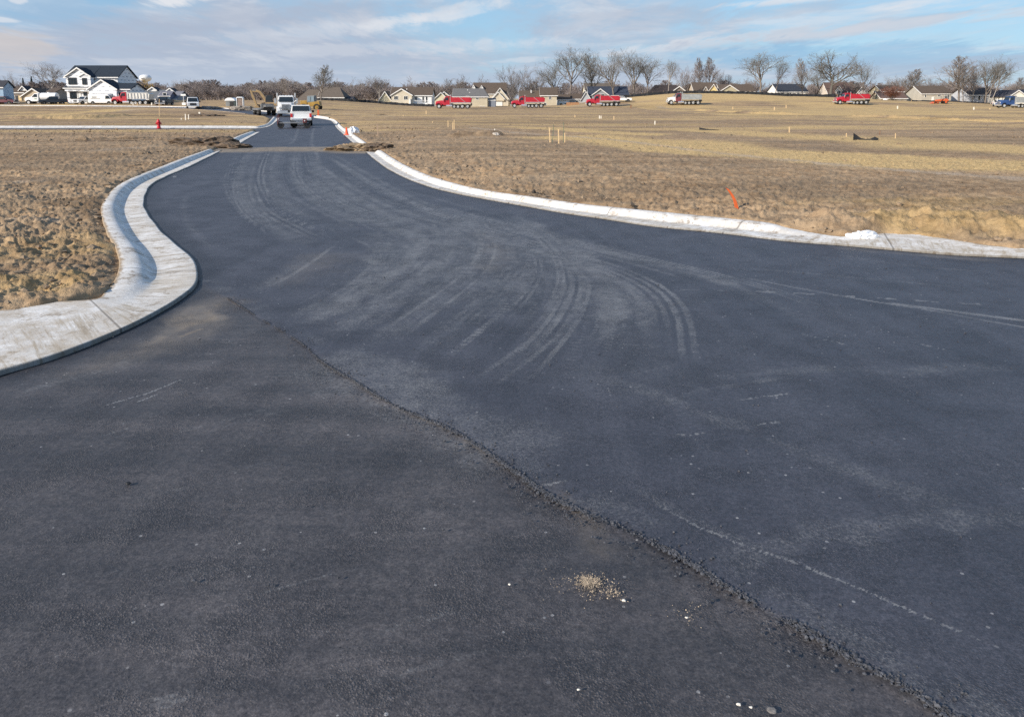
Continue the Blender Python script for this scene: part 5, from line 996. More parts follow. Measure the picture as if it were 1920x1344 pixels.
def dump_truck(label, px, ybase, rz, cabm, boxm, silver_strip=True, ribs=False, nose=None, arm=True, Y=None):
    p = place(px, ybase, Y); root = thing('dump_truck', label, 'dump truck', (p.x, p.y, p.z+0.08), rz, 'dump trucks parked around the building site')
    MB().box(-4.3, 3.7, -0.45, 0.45, 0.62, 0.95).build('chassis', M['black'], root, 0.03)
    MB().prism([(2.0, 0.85), (3.95, 0.85), (4.05, 1.2), (3.95, 1.62), (3.2, 1.80), (2.0, 1.95)], -0.95, 0.95, 0.14, 1.5).build('hood', nose or cabm, root, 0.07)
    for y in (-1, 1): MB().prism([(2.55, 0.72), (2.62, 1.15), (2.95, 1.36), (3.6, 1.36), (3.98, 1.1), (4.02, 0.78), (3.88, 0.78), (3.8, 1.02), (3.5, 1.2), (3.05, 1.2), (2.78, 1.02), (2.70, 0.72)], y*1.0-0.24, y*1.0+0.24).build('fender', nose or cabm, root, 0.02)
    cab = MB().prism([(0.75, 0.75), (2.15, 0.75), (2.2, 1.92), (1.85, 2.72), (0.9, 2.78), (0.75, 2.6)], -1.05, 1.05, 0.10, 2.4).build('cab', cabm, root, 0.06)
    g = MB(); panel(g, (2.215, -0.92, 1.96), (2.215, 0.92, 1.96), (1.90, 0.84, 2.62), (1.90, -0.84, 2.62)); g.build('windscreen', M['glass'], cab)
    for y in (-1, 1):
        g = MB(); panel(g, (1.08, y*1.06, 1.92), (1.98, y*1.06, 1.92), (1.74, y*0.99, 2.52), (1.08, y*0.99, 2.55)); g.build('side_window', M['glass'], cab)
        MB().cyl((1.55, y*1.05, 0.60), (0.15, y*1.05, 0.60), 0.28, n=14).build('fuel_tank', M['chrome'], root)
        MB().tube([(2.15, y*1.05, 1.95), (2.25, y*1.35, 2.1)], 0.025).box(2.2, 2.32, y*1.35-0.1, y*1.35+0.1, 1.75, 2.35).build('mirror', M['chrome'], root)
        MB().cyl((4.03, y*0.72, 1.22), (4.09, y*0.72, 1.22), 0.13, n=12).build('headlight', M['lamp'], root)
        MB().cyl((0.62, y*0.95, 0.9), (0.62, y*0.95, 3.15), 0.075, n=10).build('exhaust_stack', M['chrome'], root)
    MB().box(3.98, 4.04, -0.55, 0.55, 0.92, 1.55).build('grille', M['steelgrey'], root, 0.02)
    MB().box(3.95, 4.25, -1.15, 1.15, 0.48, 0.82).build('bumper', M['chrome'], root, 0.04)
    bx = MB().prism([(-4.15, 1.22), (0.45, 1.22), (0.45, 2.62), (-3.9, 2.52), (-4.35, 2.35)], -1.18, 1.18).build('dump_box', boxm, root, 0.03)
    MB().prism([(0.40, 1.3), (0.52, 1.3), (0.52, 2.72), (1.35, 2.86), (1.35, 2.93), (0.40, 2.86)], -1.12, 1.12).build('cab_shield', boxm, bx, 0.02)
    MB().box(-4.0, 0.4, -1.22, 1.22, 2.50, 2.60).build('top_rail', boxm if not silver_strip else cabm, bx)
    ld = MB(); rng = random.Random(int(px)); ld.prism([(-3.8, 2.45), (0.3, 2.55), (-0.6, 2.66), (-1.6, 2.58), (-2.8, 2.62)], -1.0, 1.0)
    if silver_strip:
        for y in (-1, 1): MB().box(-4.12, 0.42, y*1.19-0.03, y*1.19+0.03, 1.24, 1.42).build('lower_rail', M['silver'], bx)
    if ribs:
        for y in (-1, 1):
            for i in range(7): xx = -3.95+i*0.68; MB().prism([(xx, 1.3), (xx+0.26, 1.3), (xx+0.18, 2.5), (xx+0.08, 2.5)], y*1.23-0.06, y*1.23+0.06).build('rib', M['chrome'], bx)
            MB().box(-4.1, 0.4, y*1.22-0.04, y*1.22+0.04, 1.24, 1.36).build('lower_rail', M['silver'], bx)
    if arm:
        for y in (-1, 1): a = MB(); a.tube([(-2.9, y*1.26, 1.45), (-1.5, y*1.26, 2.6)] if rz > 1 else [(-2.9, y*1.26, 1.45), (-1.5, y*1.26, 2.6)], 0.05); a.build('tarp_arm', M['silver'], root)
    MB().box(-4.35, -4.15, -1.1, 1.1, 0.75, 1.2).build('tailgate_frame', M['black'], root, 0.02)
    for y in (-1, 1): MB().box(-4.0, -3.95, y*1.0-0.3, y*1.0+0.3, 0.25, 0.9).build('mudflap', M['rubber'], root)
    wheels(root, [3.25], 1.02, 0.52, 0.30); wheels(root, [-0.25, -1.15], 1.0, 0.45, 0.28); wheels(root, [-2.15, -3.35], 0.98, 0.52, 0.50)
    return root
PI = math.pi
MARO = mat('maroon_cab', (0.20, 0.05, 0.06), 0.4, 0.2, 1.5, dirt=0.3); GRB2 = mat('grey_box', (0.34, 0.36, 0.36), 0.5, 0.15, 1.2, metal=0.2, dirt=0.25); CRMSIL = mat('ribbed_alu', (0.62, 0.61, 0.57), 0.45, 0.12, 1.5, metal=0.25)
dump_truck('red dump truck with red box, leftmost of the row before the tan house', 850, 207, PI, M['red'], M['red'], Y=176)
dump_truck('red dump truck in front of the narrow tan two part house', 989, 204.6, PI, M['red'], M['red'], Y=188)
dump_truck('red dump truck with a white car parked behind its tail', 1129, 204.2, PI, M['red'], M['red'], Y=188)
dump_truck('grey boxed dump truck with a maroon and white cab below the grassy hill', 1281, 202.3, PI, MARO, GRB2, False, nose=M['white'], Y=188)
dump_truck('red dump truck before the twin white garage gables', 1595, 196.3, PI, M['red'], M['red'], Y=193)
dump_truck('blue cabbed dump truck with a grey box at the right picture edge', 1902, 203.2, PI, M['blue'], GRB2, False, Y=185)
dump_truck('red cabbed dump truck with a ribbed silver box in front of the wrapped house', 249, 197.8, PI, M['red'], CRMSIL, False, ribs=True, arm=False)

def pickup(label, px, ybase, rz, paint, topper=None, bed=True, box=None, L=5.5, name='pickup_truck', cat='pickup truck', z0=0.06, low=None, suv=False, cabh=1.86, Y=None):
    p = place(px, ybase, Y); root = thing(name, label, cat, (p.x, p.y, p.z+z0), rz); W2 = 0.98
    body = MB().prism([(-2.7, 0.52), (2.6, 0.50), (2.75, 0.62), (2.76, 0.92), (2.62, 1.10), (1.2, 1.20), (-2.7, 1.16), (-2.75, 0.7)], -W2, W2, 0.06, 1.05).build('body', paint, root, 0.06)
    cx0 = -2.65 if suv else -1.0
    cab = MB().prism([(cx0, 1.15), (1.35, 1.17), (0.62, cabh-0.04), (0.3, cabh), (cx0+0.25, cabh), (cx0+0.05, cabh-0.1)], -W2+0.03, W2-0.03, 0.16, 1.5).build('cab', paint, root, 0.05)
    g = MB(); panel(g, (1.33, -0.80, 1.24), (1.33, 0.80, 1.24), (0.70, 0.70, cabh-0.1), (0.70, -0.70, cabh-0.1), 0.015); g.build('windscreen', M['glass'], cab)
    for y in (-1, 1):
        g = MB(); yt = W2-0.14; panel(g, (cx0+0.2, y*(W2-0.025), 1.22), (1.10, y*(W2-0.025), 1.22), (0.60, y*yt, cabh-0.12), (cx0+0.28, y*yt, cabh-0.12), 0.02); g.build('side_window', M['glass'], cab)
        MB().box(0.85, 1.0, y*1.15-0.11, y*1.15+0.11, 1.16, 1.38).build('mirror', M['black'], cab, 0.02)
        MB().box(2.66, 2.78, y*0.72-0.2, y*0.72+0.2, 0.80, 1.0).build('headlight', M['lamp'], root, 0.02)
        MB().box(-2.78, -2.70, y*0.87-0.10, y*0.87+0.10, 0.78, 1.12).build('tail_light', M['redlight'], root, 0.015)
        for x in (1.75, -1.65): MB().cyl((x, y*0.80, 0.42), (x, y*1.0, 0.42), 0.47, n=20).build('wheel_arch', M['black'], root)
    MB().box(2.76, 2.80, -0.50, 0.50, 0.66, 1.02).build('grille', M['black'], root, 0.01)
    MB().box(2.68, 2.88, -0.96, 0.96, 0.42, 0.62).build('bumper', M['chrome'], root, 0.03); MB().box(-2.92, -2.70, -0.94, 0.94, 0.46, 0.66).build('bumper', M['chrome'], root, 0.03)
    g = MB(); panel(g, (cx0-0.005, -0.72, 1.26), (cx0-0.005, 0.72, 1.26), (cx0+0.055, 0.66, cabh-0.16), (cx0+0.055, -0.66, cabh-0.16), 0.015); g.build('rear_window', M['glass'], cab)
    if bed and not suv:
        b = MB()
        for y in (-1, 1): b.box(-2.70, -1.0, y*0.93-0.05, y*0.93+0.05, 1.15, 1.30)
        b.box(-2.72, -2.62, -0.9, 0.9, 1.15, 1.30); b.build('bed_side', paint, root, 0.02)
    if topper:
        t = MB().prism([(-2.72, 1.31), (-1.02, 1.31), (-1.02, 1.92), (-2.55, 1.92)], -0.92, 0.92, 0.12, 1.8).build('topper', topper, root, 0.04)
        g = MB(); panel(g, (-2.735, -0.80, 1.38), (-2.735, 0.80, 1.38), (-2.60, 0.74, 1.84), (-2.60, -0.74, 1.84), 0.015); g.build('rear_window', M['glass'], t)
        for y in (-1, 1): g = MB(); panel(g, (-2.45, y*0.93, 1.42), (-1.2, y*0.93, 1.42), (-1.2, y*0.85, 1.80), (-2.4, y*0.85, 1.80), 0.02); g.build('side_window', M['glass'], t)
    if box:
        bx = MB().box(-2.9, -1.05, -1.08, 1.08, 1.0, 2.05).build('dump_box', box, root, 0.04); MB().box(-1.1, -0.3, -1.0, 1.0, 1.98, 2.08).build('cab_shield', box, bx, 0.02)
    wheels(root, [1.75, -1.65], 0.90, 0.41, 0.26); return root
pickup('maroon pickup truck cut off by the left picture edge', 8, 197.4, 0, M['maroon'])
pickup('dark pickup truck with a silver nose parked before the white tank truck', 100, 197.6, -2.5, M['darkpaint'])
pickup('white pickup truck facing the viewer at the wrapped house drive', 162, 197.4, -1.9, M['white'])
pickup('black pickup truck with a silver bumper right of the silver boxed dump truck', 309, 199.5, -1.45, M['black'])
pickup('white dump bodied pickup truck facing the viewer on the distant bend', 362, 205.2, -1.15, M['white'], bed=False, box=M['black'], cabh=2.0)
pickup('white pickup truck seen from behind towing a low trailer', 565.5, 235, PI/2+0.27, M['white'], topper=M['white'])
pickup('small white pickup truck between the fence and the blue dump truck', 1873, 203.3, -1.9, M['white'], Y=196)
pickup('white car peeping out behind the third red dump truck', 1164, 203.6, 0.0, M['white'], suv=True, L=4.6, name='parked_car', cat='car', cabh=1.6, Y=201)
# plate on the white pickup
def van(label, px, yb):
    p = place(px, yb); root = thing('cargo_van', label, 'van', (p.x, p.y, p.z+0.06), 0.0)
    b = MB().prism([(-2.75, 0.42), (2.7, 0.42), (2.80, 0.95), (2.35, 1.25), (1.75, 2.15), (1.5, 2.30), (-2.7, 2.32), (-2.78, 2.1)], -1.0, 1.0, 0.10, 1.9).build('body', M['white'], root, 0.08)
    for y in (-1, 1):
        g = MB(); panel(g, (1.05, y*1.0, 1.30), (2.2, y*1.0, 1.30), (1.75, y*0.93, 1.98), (1.1, y*0.93, 2.0), 0.02); g.build('side_window', M['glass'], b)
        for (z, a, c) in ((1.72, -1.9, -0.75), (1.55, -1.9, -0.95), (1.32, -2.2, -0.1)): MB().box(a, c, y*1.0-0.012, y*1.0+0.012, z, z+0.07).build('lettering', M['steelgrey'], b)
        for x in (1.75, -1.75): MB().cyl((x, y*0.8, 0.40), (x, y*1.01, 0.40), 0.44, n=18).build('wheel_arch', M['black'], root)
    g = MB(); panel(g, (2.36, -0.85, 1.30), (2.36, 0.85, 1.30), (1.84, 0.8, 2.08), (1.84, -0.8, 2.08), 0.015); g.build('windscreen', M['glass'], b)
    MB().box(2.72, 2.86, -0.95, 0.95, 0.36, 0.58).build('bumper', M['black'], root, 0.03); wheels(root, [1.75, -1.75], 0.9, 0.37, 0.24)
van('white cargo van with grey lettering parked before the open garage', 194, 197.6)
def tank_truck(label, px, yb):
    p = place(px, yb); root = thing('tank_truck', label, 'tank truck', (p.x, p.y, p.z+0.08), PI)
    MB().box(-3.4, 3.2, -0.42, 0.42, 0.5, 0.8).build('chassis', M['black'], root)
    MB().prism([(1.6, 0.75), (3.2, 0.75), (3.32, 1.1), (3.2, 1.55), (1.6, 1.72)], -0.92, 0.92, 0.12, 1.4).build('hood', M['white'], root, 0.07)
    c = MB().prism([(0.2, 0.7), (1.75, 0.7), (1.75, 1.7), (1.1, 2.45), (0.3, 2.48), (0.2, 2.3)], -1.0, 1.0, 0.1, 2.1).build('cab', M['white'], root, 0.06)
    for y in (-1, 1):
        g = MB(); panel(g, (0.5, y*1.0, 1.65), (1.62, y*1.0, 1.65), (1.08, y*0.93, 2.28), (0.5, y*0.93, 2.3), 0.02); g.build('side_window', M['glass'], c)
        MB().box(0.6, 1.1, y*1.0-0.012, y*1.0+0.012, 1.15, 1.4).build('door_emblem', mat('green_emblem', (0.25, 0.36, 0.26), 0.5), c); MB().cyl((2.45, y*0.75, 0.5), (2.45, y*1.0, 0.5), 0.58, n=18).build('wheel_arch', M['black'], root)
    g = MB(); panel(g, (1.74, -0.85, 1.74), (1.74, 0.85, 1.74), (1.16, 0.8, 2.38), (1.16, -0.8, 2.38), 0.02); g.build('windscreen', M['glass'], c)
    t = MB(); t.cyl((-3.35, 0, 1.72), (0.0, 0, 1.72), 0.86, n=24); t.cyl((-3.5, 0, 1.72), (-3.35, 0, 1.72), 0.7, 0.86, 24); tk = t.build('tank', M['white'], root, 0.03)
    MB().cyl((-1.6, 0, 2.55), (-1.6, 0, 2.72), 0.28, n=14).build('hatch', M['white'], tk); MB().box(-3.3, 0.1, -0.95, 0.95, 0.78, 0.9).build('tank_cradle', M['black'], root); wheels(root, [2.45], 0.92, 0.50, 0.28); wheels(root, [-2.2], 0.86, 0.50, 0.5)
tank_truck('white tank truck with a rounded white tank left of the wrapped house', 80, 197.2)

# the semi tractor and its lowboy trailer
p = place(537, 219.5); hd = math.atan2(-0.965, 0.26); c_, s_ = math.cos(hd), math.sin(hd)
root = thing('semi_truck', 'white semi tractor with chrome stack facing the viewer on the road', 'semi truck', (p.x-c_*3.2, p.y-s_*3.2, p.z), hd)
MB().box(-3.6, 3.2, -0.45, 0.45, 0.65, 0.95).build('chassis', M['black'], root)
MB().prism([(1.1, 0.9), (3.2, 0.9), (3.3, 1.3), (3.2, 1.82), (1.1, 2.05)], -0.95, 0.95, 0.16, 1.6).build('hood', M['white'], root, 0.08)
for y in (-1, 1): MB().prism([(1.75, 0.7), (1.85, 1.2), (2.2, 1.42), (2.9, 1.42), (3.25, 1.2), (3.3, 0.8), (3.14, 0.8), (3.0, 1.1), (2.3, 1.2), (1.95, 0.72)], y*1.03-0.25, y*1.03+0.25).build('fender', M['white'], root, 0.03)
cab_ = MB().prism([(-0.6, 0.8), (1.15, 0.8), (1.2, 2.0), (0.85, 2.92), (-0.5, 2.98), (-0.6, 2.8)], -1.12, 1.12, 0.1, 2.5).build('cab', M['white'], root, 0.07)
g = MB(); panel(g, (1.215, -0.98, 2.06), (1.215, 0.98, 2.06), (0.90, 0.92, 2.78), (0.90, -0.92, 2.78), 0.02); g.build('windscreen', M['glass'], cab_)
for i in range(5): MB().box(0.55, 0.75, -0.8+i*0.4-0.06, -0.8+i*0.4+0.06, 2.95, 3.05).build('roof_light', M['lamp'], cab_)
for y in (-1, 1):
    g = MB(); panel(g, (-0.2, y*1.12, 2.0), (1.0, y*1.12, 2.0), (0.75, y*1.05, 2.7), (-0.2, y*1.05, 2.72), 0.02); g.build('side_window', M['glass'], cab_)
    MB().cyl((-0.75, y*1.25, 0.7), (-0.75, y*1.25, 3.35), 0.11, n=10).build('exhaust_stack', M['chrome'], root); MB().cyl((0.9, y*1.1, 0.62), (-0.6, y*1.1, 0.62), 0.30, n=14).build('fuel_tank', M['chrome'], root)
    MB().tube([(1.1, y*1.1, 2.1), (1.25, y*1.5, 2.3)], 0.03).box(1.2, 1.3, y*1.5-0.1, y*1.5+0.1, 1.85, 2.6).build('mirror', M['chrome'], root); MB().box(3.22, 3.34, y*0.82-0.14, y*0.82+0.14, 1.15, 1.4).build('headlight', M['lamp'], root, 0.02)
gr = MB(); gr.box(3.2, 3.33, -0.55, 0.55, 0.98, 1.74)
GRI = gr.build('grille', M['black'], root, 0.02)
for i in range(7): MB().box(3.32, 3.36, -0.48+i*0.16-0.03, -0.48+i*0.16+0.03, 1.02, 1.70).build('grille_bar', M['chrome'], GRI)
MB().box(3.2, 3.5, -1.2, 1.2, 0.45, 0.88).build('bumper', M['chrome'], root, 0.05); wheels(root, [2.55], 1.02, 0.52, 0.3); wheels(root, [-1.8, -3.0], 0.98, 0.52, 0.5)
p = place(491, 216.5); hd2 = math.atan2(p.y*0-0.90, 0.42)
tl = thing('lowboy_trailer', 'long low steel trailer hitched behind the white semi tractor', 'trailer', (p.x, p.y+1.5, p.z), hd2)
MB().box(-5.2, 2.9, -1.25, 1.25, 0.72, 0.98).build('deck', M['steelgrey'], tl, 0.02)
MB().prism([(2.8, 0.75), (3.6, 1.25), (6.0, 1.25), (6.0, 1.5), (3.4, 1.5), (2.6, 1.0)], -0.6, 0.6).build('gooseneck', M['steelgrey'], tl, 0.02)
MB().box(2.4, 3.2, -0.9, 0.9, 1.0, 1.7).build('load_box', M['steelgrey'], tl, 0.03)
wheels(tl, [-3.2, -4.3], 1.05, 0.40, 0.42); wheels(tl, [1.0, 2.1], 1.05, 0.42, 0.42)
# small flat trailer behind the pickup
p = place(551, 240.5); ft = thing('flat_trailer', 'low flat trailer with red rails skewed behind the white pickup', 'trailer', (p.x, p.y+0.3, p.z), 0.22)
MB().box(-1.35, 1.25, -0.85, 0.85, 0.42, 0.52).build('deck', M['steelgrey'], ft, 0.02)
RDR = mat('red_rail', (0.13, 0.03, 0.03), 0.5, 0.15, 4)
MB().box(-1.42, -1.35, -0.9, 0.9, 0.40, 0.62).box(-1.42, -1.36, -0.9, -0.84, 0.6, 1.15).box(-1.42, -1.36, 0.84, 0.9, 0.6, 1.15).build('rail', RDR, ft)
MB().box(0.75, 1.1, -0.95, -0.87, 0.48, 0.85).build('tail_light_board', RDR, ft, 0.02); MB().cyl((0.92, -0.96, 0.66), (0.92, -0.99, 0.66), 0.06, n=12).build('reflector', M['lamp'], ft)
wheel(ft, -1.15, -0.7, 0.30, 0.2, M['black']); wheel(ft, 1.1, -0.7, 0.34, 0.22, M['black']); wheel(ft, -0.1, 0.75, 0.30, 0.2, M['black'])
MB().tube([(0.4, 0.8, 0.5), (0.5, 2.0, 0.5)], 0.06).build('drawbar', M['black'], ft)

def tracks(root, x0, x1, y, w, r, m, zc=None):
    pr = []; n = 8
    for i in range(n+1): a = PI/2+PI*i/n; pr.append((x0+r*math.cos(a), r+r*math.sin(a)))
    for i in range(n+1): a = -PI/2+PI*i/n; pr.append((x1+r*math.cos(a), r+r*math.sin(a)))
    MB().prism(pr, y-w/2, y+w/2).build('track', m, root, 0.02)
p = place(492, 207); ex = thing('excavator', 'tan excavator with its boom raised and stick hanging left', 'excavator', (p.x, p.y+6, p.z), PI)
for y in (-0.85, 0.85): tracks(ex, -1.0, 1.0, y, 0.45, 0.33, M['steelgrey'])
MB().box(-1.3, 1.1, -0.95, 0.95, 0.72, 1.35).build('house_body', M['tan'], ex, 0.06)
cb_ = MB().prism([(-0.1, 1.3), (1.05, 1.3), (1.05, 2.0), (0.8, 2.65), (-0.1, 2.65)], 0.05, 0.92).build('cab', M['black'], ex, 0.04)
MB().prism([(0.02, 1.7), (0.98, 1.7), (0.95, 2.05), (0.75, 2.55), (0.02, 2.55)], 0.925, 0.945).build('side_window', M['glass'], cb_)
def arm(pts, ws, th, name, m, parent, bevel=0.02):
    b = MB(); up = []; dn = []
    for i, (x, z) in enumerate(pts):
        a = Vector((pts[min(i+1, len(pts)-1)][0]-pts[max(i-1, 0)][0], pts[min(i+1, len(pts)-1)][1]-pts[max(i-1, 0)][1])).normalized(); n = Vector((-a.y, a.x)); up.append((x+n.x*ws[i], z+n.y*ws[i])); dn.append((x-n.x*ws[i], z-n.y*ws[i]))
    b.prism(up+dn[::-1], -th, th); return b.build(name, m, parent, bevel)
bo = arm([(1.0, 1.1), (1.55, 2.2), (2.2, 3.15), (2.9, 3.55)], [0.20, 0.26, 0.24, 0.14], 0.17, 'boom', M['tan'], ex)
arm([(2.75, 3.55), (3.6, 3.5)], [0.07, 0.07], 0.05, 'hydraulic_cylinder', M['steelgrey'], ex)
arm([(3.95, 3.55), (3.5, 2.2), (2.95, 0.75)], [0.14, 0.24, 0.12], 0.15, 'stick', M['tan'], ex); arm([(2.2, 3.2), (3.75, 3.35)], [0.10, 0.10], 0.07, 'link', M['tan'], ex)
MB().prism([(2.95, 0.85), (3.3, 0.6), (3.25, 0.15), (2.75, 0.05), (2.35, 0.35), (2.6, 0.7)], -0.42, 0.42).build('bucket', M['tan'], ex, 0.03)
p = place(472, 207); dz = thing('dozer', 'small tan tracked dozer with a dark cab under the excavator boom', 'dozer', (p.x, p.y+9, p.z), PI)
for y in (-0.8, 0.8): tracks(dz, -0.9, 0.9, y, 0.4, 0.34, M['steelgrey'])
MB().prism([(-1.0, 0.6), (1.3, 0.6), (1.3, 1.15), (0.2, 1.35), (-1.0, 1.35)], -0.6, 0.6).build('body', M['tan'], dz, 0.05)
MB().prism([(-0.9, 1.3), (0.2, 1.3), (0.1, 2.1), (-0.8, 2.1)], -0.55, 0.55, 0.08, 2.0).build('cab', M['black'], dz, 0.04); MB().prism([(1.6, 0.1), (1.85, 0.1), (1.75, 0.9), (1.6, 0.95)], -1.2, 1.2).build('blade', M['tan'], dz, 0.02)
p = place(563, 209); wl = thing('wheel_loader', 'yellow loader with a glazed cab half hidden behind the white pickup', 'loader', (p.x, p.y+8, p.z), PI)
MB().prism([(-1.7, 0.8), (0.6, 0.8), (0.6, 1.5), (-1.6, 1.75)], -0.8, 0.8).build('engine_body', M['yellow'], wl, 0.07); MB().box(0.7, 2.0, -0.7, 0.7, 0.9, 1.85).build('front_body', M['yellow'], wl, 0.1)
cb_ = MB().prism([(-0.75, 1.5), (0.75, 1.5), (0.65, 2.75), (-0.7, 2.8)], -0.75, 0.75, 0.08, 2.4).build('cab', M['greybox'], wl, 0.05)
CGL = mat('pale_glass', (0.20, 0.26, 0.30), 0.1, 0.15, 1)
for a, b in ((-0.62, -0.06), (0.04, 0.58)):
    for y in (-0.765, 0.765): MB().box(a, b, y-0.01, y+0.01, 1.65, 2.6).build('cab_window', CGL, cb_)
wheels(wl, [1.3, -1.1], 0.85, 0.62, 0.45, M['yellow']); MB().prism([(1.9, 0.5), (2.4, 0.2), (2.5, 1.0), (2.3, 1.15)], -1.1, 1.1).build('bucket', M['yellow'], wl, 0.03)
p = place(1764, 199.5, 205); tr = thing('tractor', 'orange tractor with a canopy in front of the long brown roof', 'tractor', (p.x, p.y, p.z), PI)
MB().prism([(0.2, 0.75), (2.0, 0.75), (2.1, 1.0), (1.9, 1.35), (0.2, 1.5)], -0.42, 0.42).build('hood', M['orange'], tr, 0.08)
MB().box(-1.4, 0.3, -0.5, 0.5, 0.6, 1.0).build('chassis', M['black'], tr, 0.04)
for y in (-1, 1): MB().prism([(-2.0, 0.95), (-1.75, 1.5), (-1.0, 1.72), (-0.35, 1.4), (-0.2, 0.95), (-0.5, 0.95), (-1.7, 0.95)], y*0.85-0.28, y*0.85+0.28).build('fender', M['orange'], tr, 0.05)
for x, y in ((-0.2, -0.6), (-0.2, 0.6), (-1.2, -0.6), (-1.2, 0.6)): MB().cyl((x, y, 1.0), (x, y, 2.55), 0.04, n=6).build('canopy_post', M['black'], tr)
MB().box(-1.5, 0.25, -0.8, 0.8, 2.55, 2.65).build('canopy', M['palepost'], tr, 0.03); MB().box(-1.0, -0.5, -0.3, 0.3, 1.0, 1.6).build('seat', M['black'], tr, 0.05)
wheels(tr, [-1.1], 0.85, 0.68, 0.42, M['orange']); wheels(tr, [1.5], 0.65, 0.42, 0.28, M['orange'])
for y in (-0.6, 0.6): arm([(0.3, 1.2), (1.6, 1.25), (2.9, 0.55)], [0.08, 0.1, 0.08], 0.05, 'loader_arm', M['orange'], tr)
tr.scale = (0.8, 0.8, 0.85)
MB().prism([(2.8, 0.7), (2.9, 0.15), (3.6, 0.15), (3.0, 0.5)], -0.9, 0.9).build('bucket', M['orange'], tr, 0.02)

# ------------------------------------------------------------------ site odds and ends
def post(name, label, cat, px, y0, y1, w, m, lean_px=0.0, group=None, round_=False, cap=None):
    p = PG(px, y0, 0.05) if y0 > 195 else PG(px, max(y0, 193), 0.05); top = at(px+lean_px, y1, p.y); v = top-p; q = bpy.data.objects.new
    b = MB(); k = w*p.y/F/2
    if round_: b.cyl((0, 0, -0.25), v, k, k, 8)
    else:
        d = Vector((k, 0, 0)); e = Vector((0, k*0.6, 0)); z0 = Vector((0, 0, -0.25)); b.add([z0-d-e, z0+d-e, z0+d+e, z0-d+e, v-d-e, v+d-e, v+d+e, v-d+e], [(3, 2, 1, 0), (4, 5, 6, 7), (0, 1, 5, 4), (1, 2, 6, 5), (2, 3, 7, 6), (3, 0, 4, 7)])
    o = b.build(name, m); o.location = p; tag(o, label, cat, group); return o
SG = 'survey stakes in the bare ground'
for (x, y0, y1, w, le, lb, m) in [
    (1032, 274, 239.5, 2.2, -2, 'leftmost wooden stake of the near group of three beside the straw', M['wood']), (1048, 277, 242, 2.2, -1, 'middle wooden stake of the near group of three, nearest the viewer', M['wood']), (1058.8, 275, 249, 1.8, 0, 'right wooden stake of the near group, shorter, beside the green rod', M['wood']),
    (811, 235, 228, 1.3, 0, 'short faint stake left of the pair beside the boulder track', M['wood']), (840, 243, 226, 1.3, 0, 'thin stake left of the close pair in the middle field', M['wood']), (849, 249, 229, 1.5, 0, 'front stake of the close pair in the middle field', M['wood']), (851.8, 248, 225, 1.3, -0.4, 'taller rear stake of the close pair in the middle field', M['wood']),
    (756, 222, 216, 1.3, 0, 'short stake below the white deck of the beige house', M['wood']), (799, 216, 208, 1.6, 0, 'short pale stake just left of the first red dump truck', M['wood']), (708.8, 257, 232, 1.7, -1.5, 'tall dull stake leaning left beside the right far kerb', mat('grey_wood', (0.33, 0.24, 0.17), 0.85, 0.2, 8)),
    (1078, 224, 216, 1.6, 0, 'short stake below the gap between second and third red trucks', M['wood']), (1124, 226, 217, 1.8, 0, 'left stake of a tight pair below the third red truck', M['palepost']), (1127, 226, 217.5, 1.5, 0, 'right stake of a tight pair below the third red truck', M['palepost']), (1151, 228, 218, 1.6, 0, 'single stake right of the tight pair under the third red truck', M['wood']),
    (1228, 238, 227, 1.8, 0, 'thick white stake in the dark soil below the grey boxed truck', M['palepost']), (1374, 207, 201, 1.5, 0, 'short stake right of the grey boxed dump truck', M['wood']), (1452, 209, 201, 1.8, 0, 'stake below the white house with slate roof', M['wood']), (1474, 204, 197, 1.3, 0, 'faint stake high on the slope under the slate roof', M['wood']),
    (1683, 206, 199, 1.8, 0, 'stake below the rust brown tree', M['palepost']), (1826, 208, 201, 2.0, 0, 'thick pale stake below the leaning trees on the right', M['palepost']), (1856, 208, 203, 1.5, 0, 'thin stake left of the blue dump truck', M['wood']),
    (1480, 254, 238, 1.9, 0, 'tall pale stake standing at the far edge of the straw strip', M['wood']), (1587, 263, 250, 1.5, 0, 'stake just left of the black fabric scrap', M['wood']), (1649, 259, 245, 1.0, 1, 'thin dark rod just right of the black fabric scrap', M['brownpost']), (1679, 266, 250, 1.4, 0, 'stake farther right of the black fabric scrap with a pale foot', M['wood']),
    (340, 228, 222, 1.6, 0, 'left of three short pale stakes right of the hydrant', M['palepost']), (348, 229, 214, 1.7, -0.5, 'middle and tallest of three pale stakes right of the hydrant', M['palepost']), (353.5, 228, 215, 1.5, 0, 'right one of three pale stakes right of the hydrant', M['palepost']),
    (298.5, 222, 186, 0.8, 0, 'tall thin pale stake standing up just behind the red hydrant', M['wood']), (284, 199.5, 193, 2.0, 0.6, 'short white stake behind the tail of the silver boxed truck', M['palepost']), (249.5, 199.3, 192, 1.3, 0, 'thin stake in front of the silver boxed truck wheels', M['palepost']), (257.5, 199.5, 193, 1.1, 0, 'thinner stake right beside it before the truck wheels', M['wood'])]:
    post('wooden_stake', lb, 'stake', x, y0, y1, w, m, le, SG)
post('metal_rod', 'thin dark rod with a blue tip among the near wooden stakes', 'rod', 1035, 275, 234, 0.9, M['greenrod'], 3, None, True)
post('metal_rod', 'thin green tipped rod beside the right near stake', 'rod', 1057, 275, 229, 0.9, M['greenrod'], 0, None, True)
post('marker_post', 'orange marker post at the edge of the far road bend', 'post', 597, 218, 206.5, 3.2, M['orange'], -0.5)
post('marker_post', 'small brown post at the foot of the grassy hill', 'post', 1183, 205, 197, 1.8, M['brownpost'], 0)
post('marker_post', 'stubby pale marker beside the dark dirt heap on the left field', 'post', 374, 217, 210.5, 3.0, M['palepost'], 0)
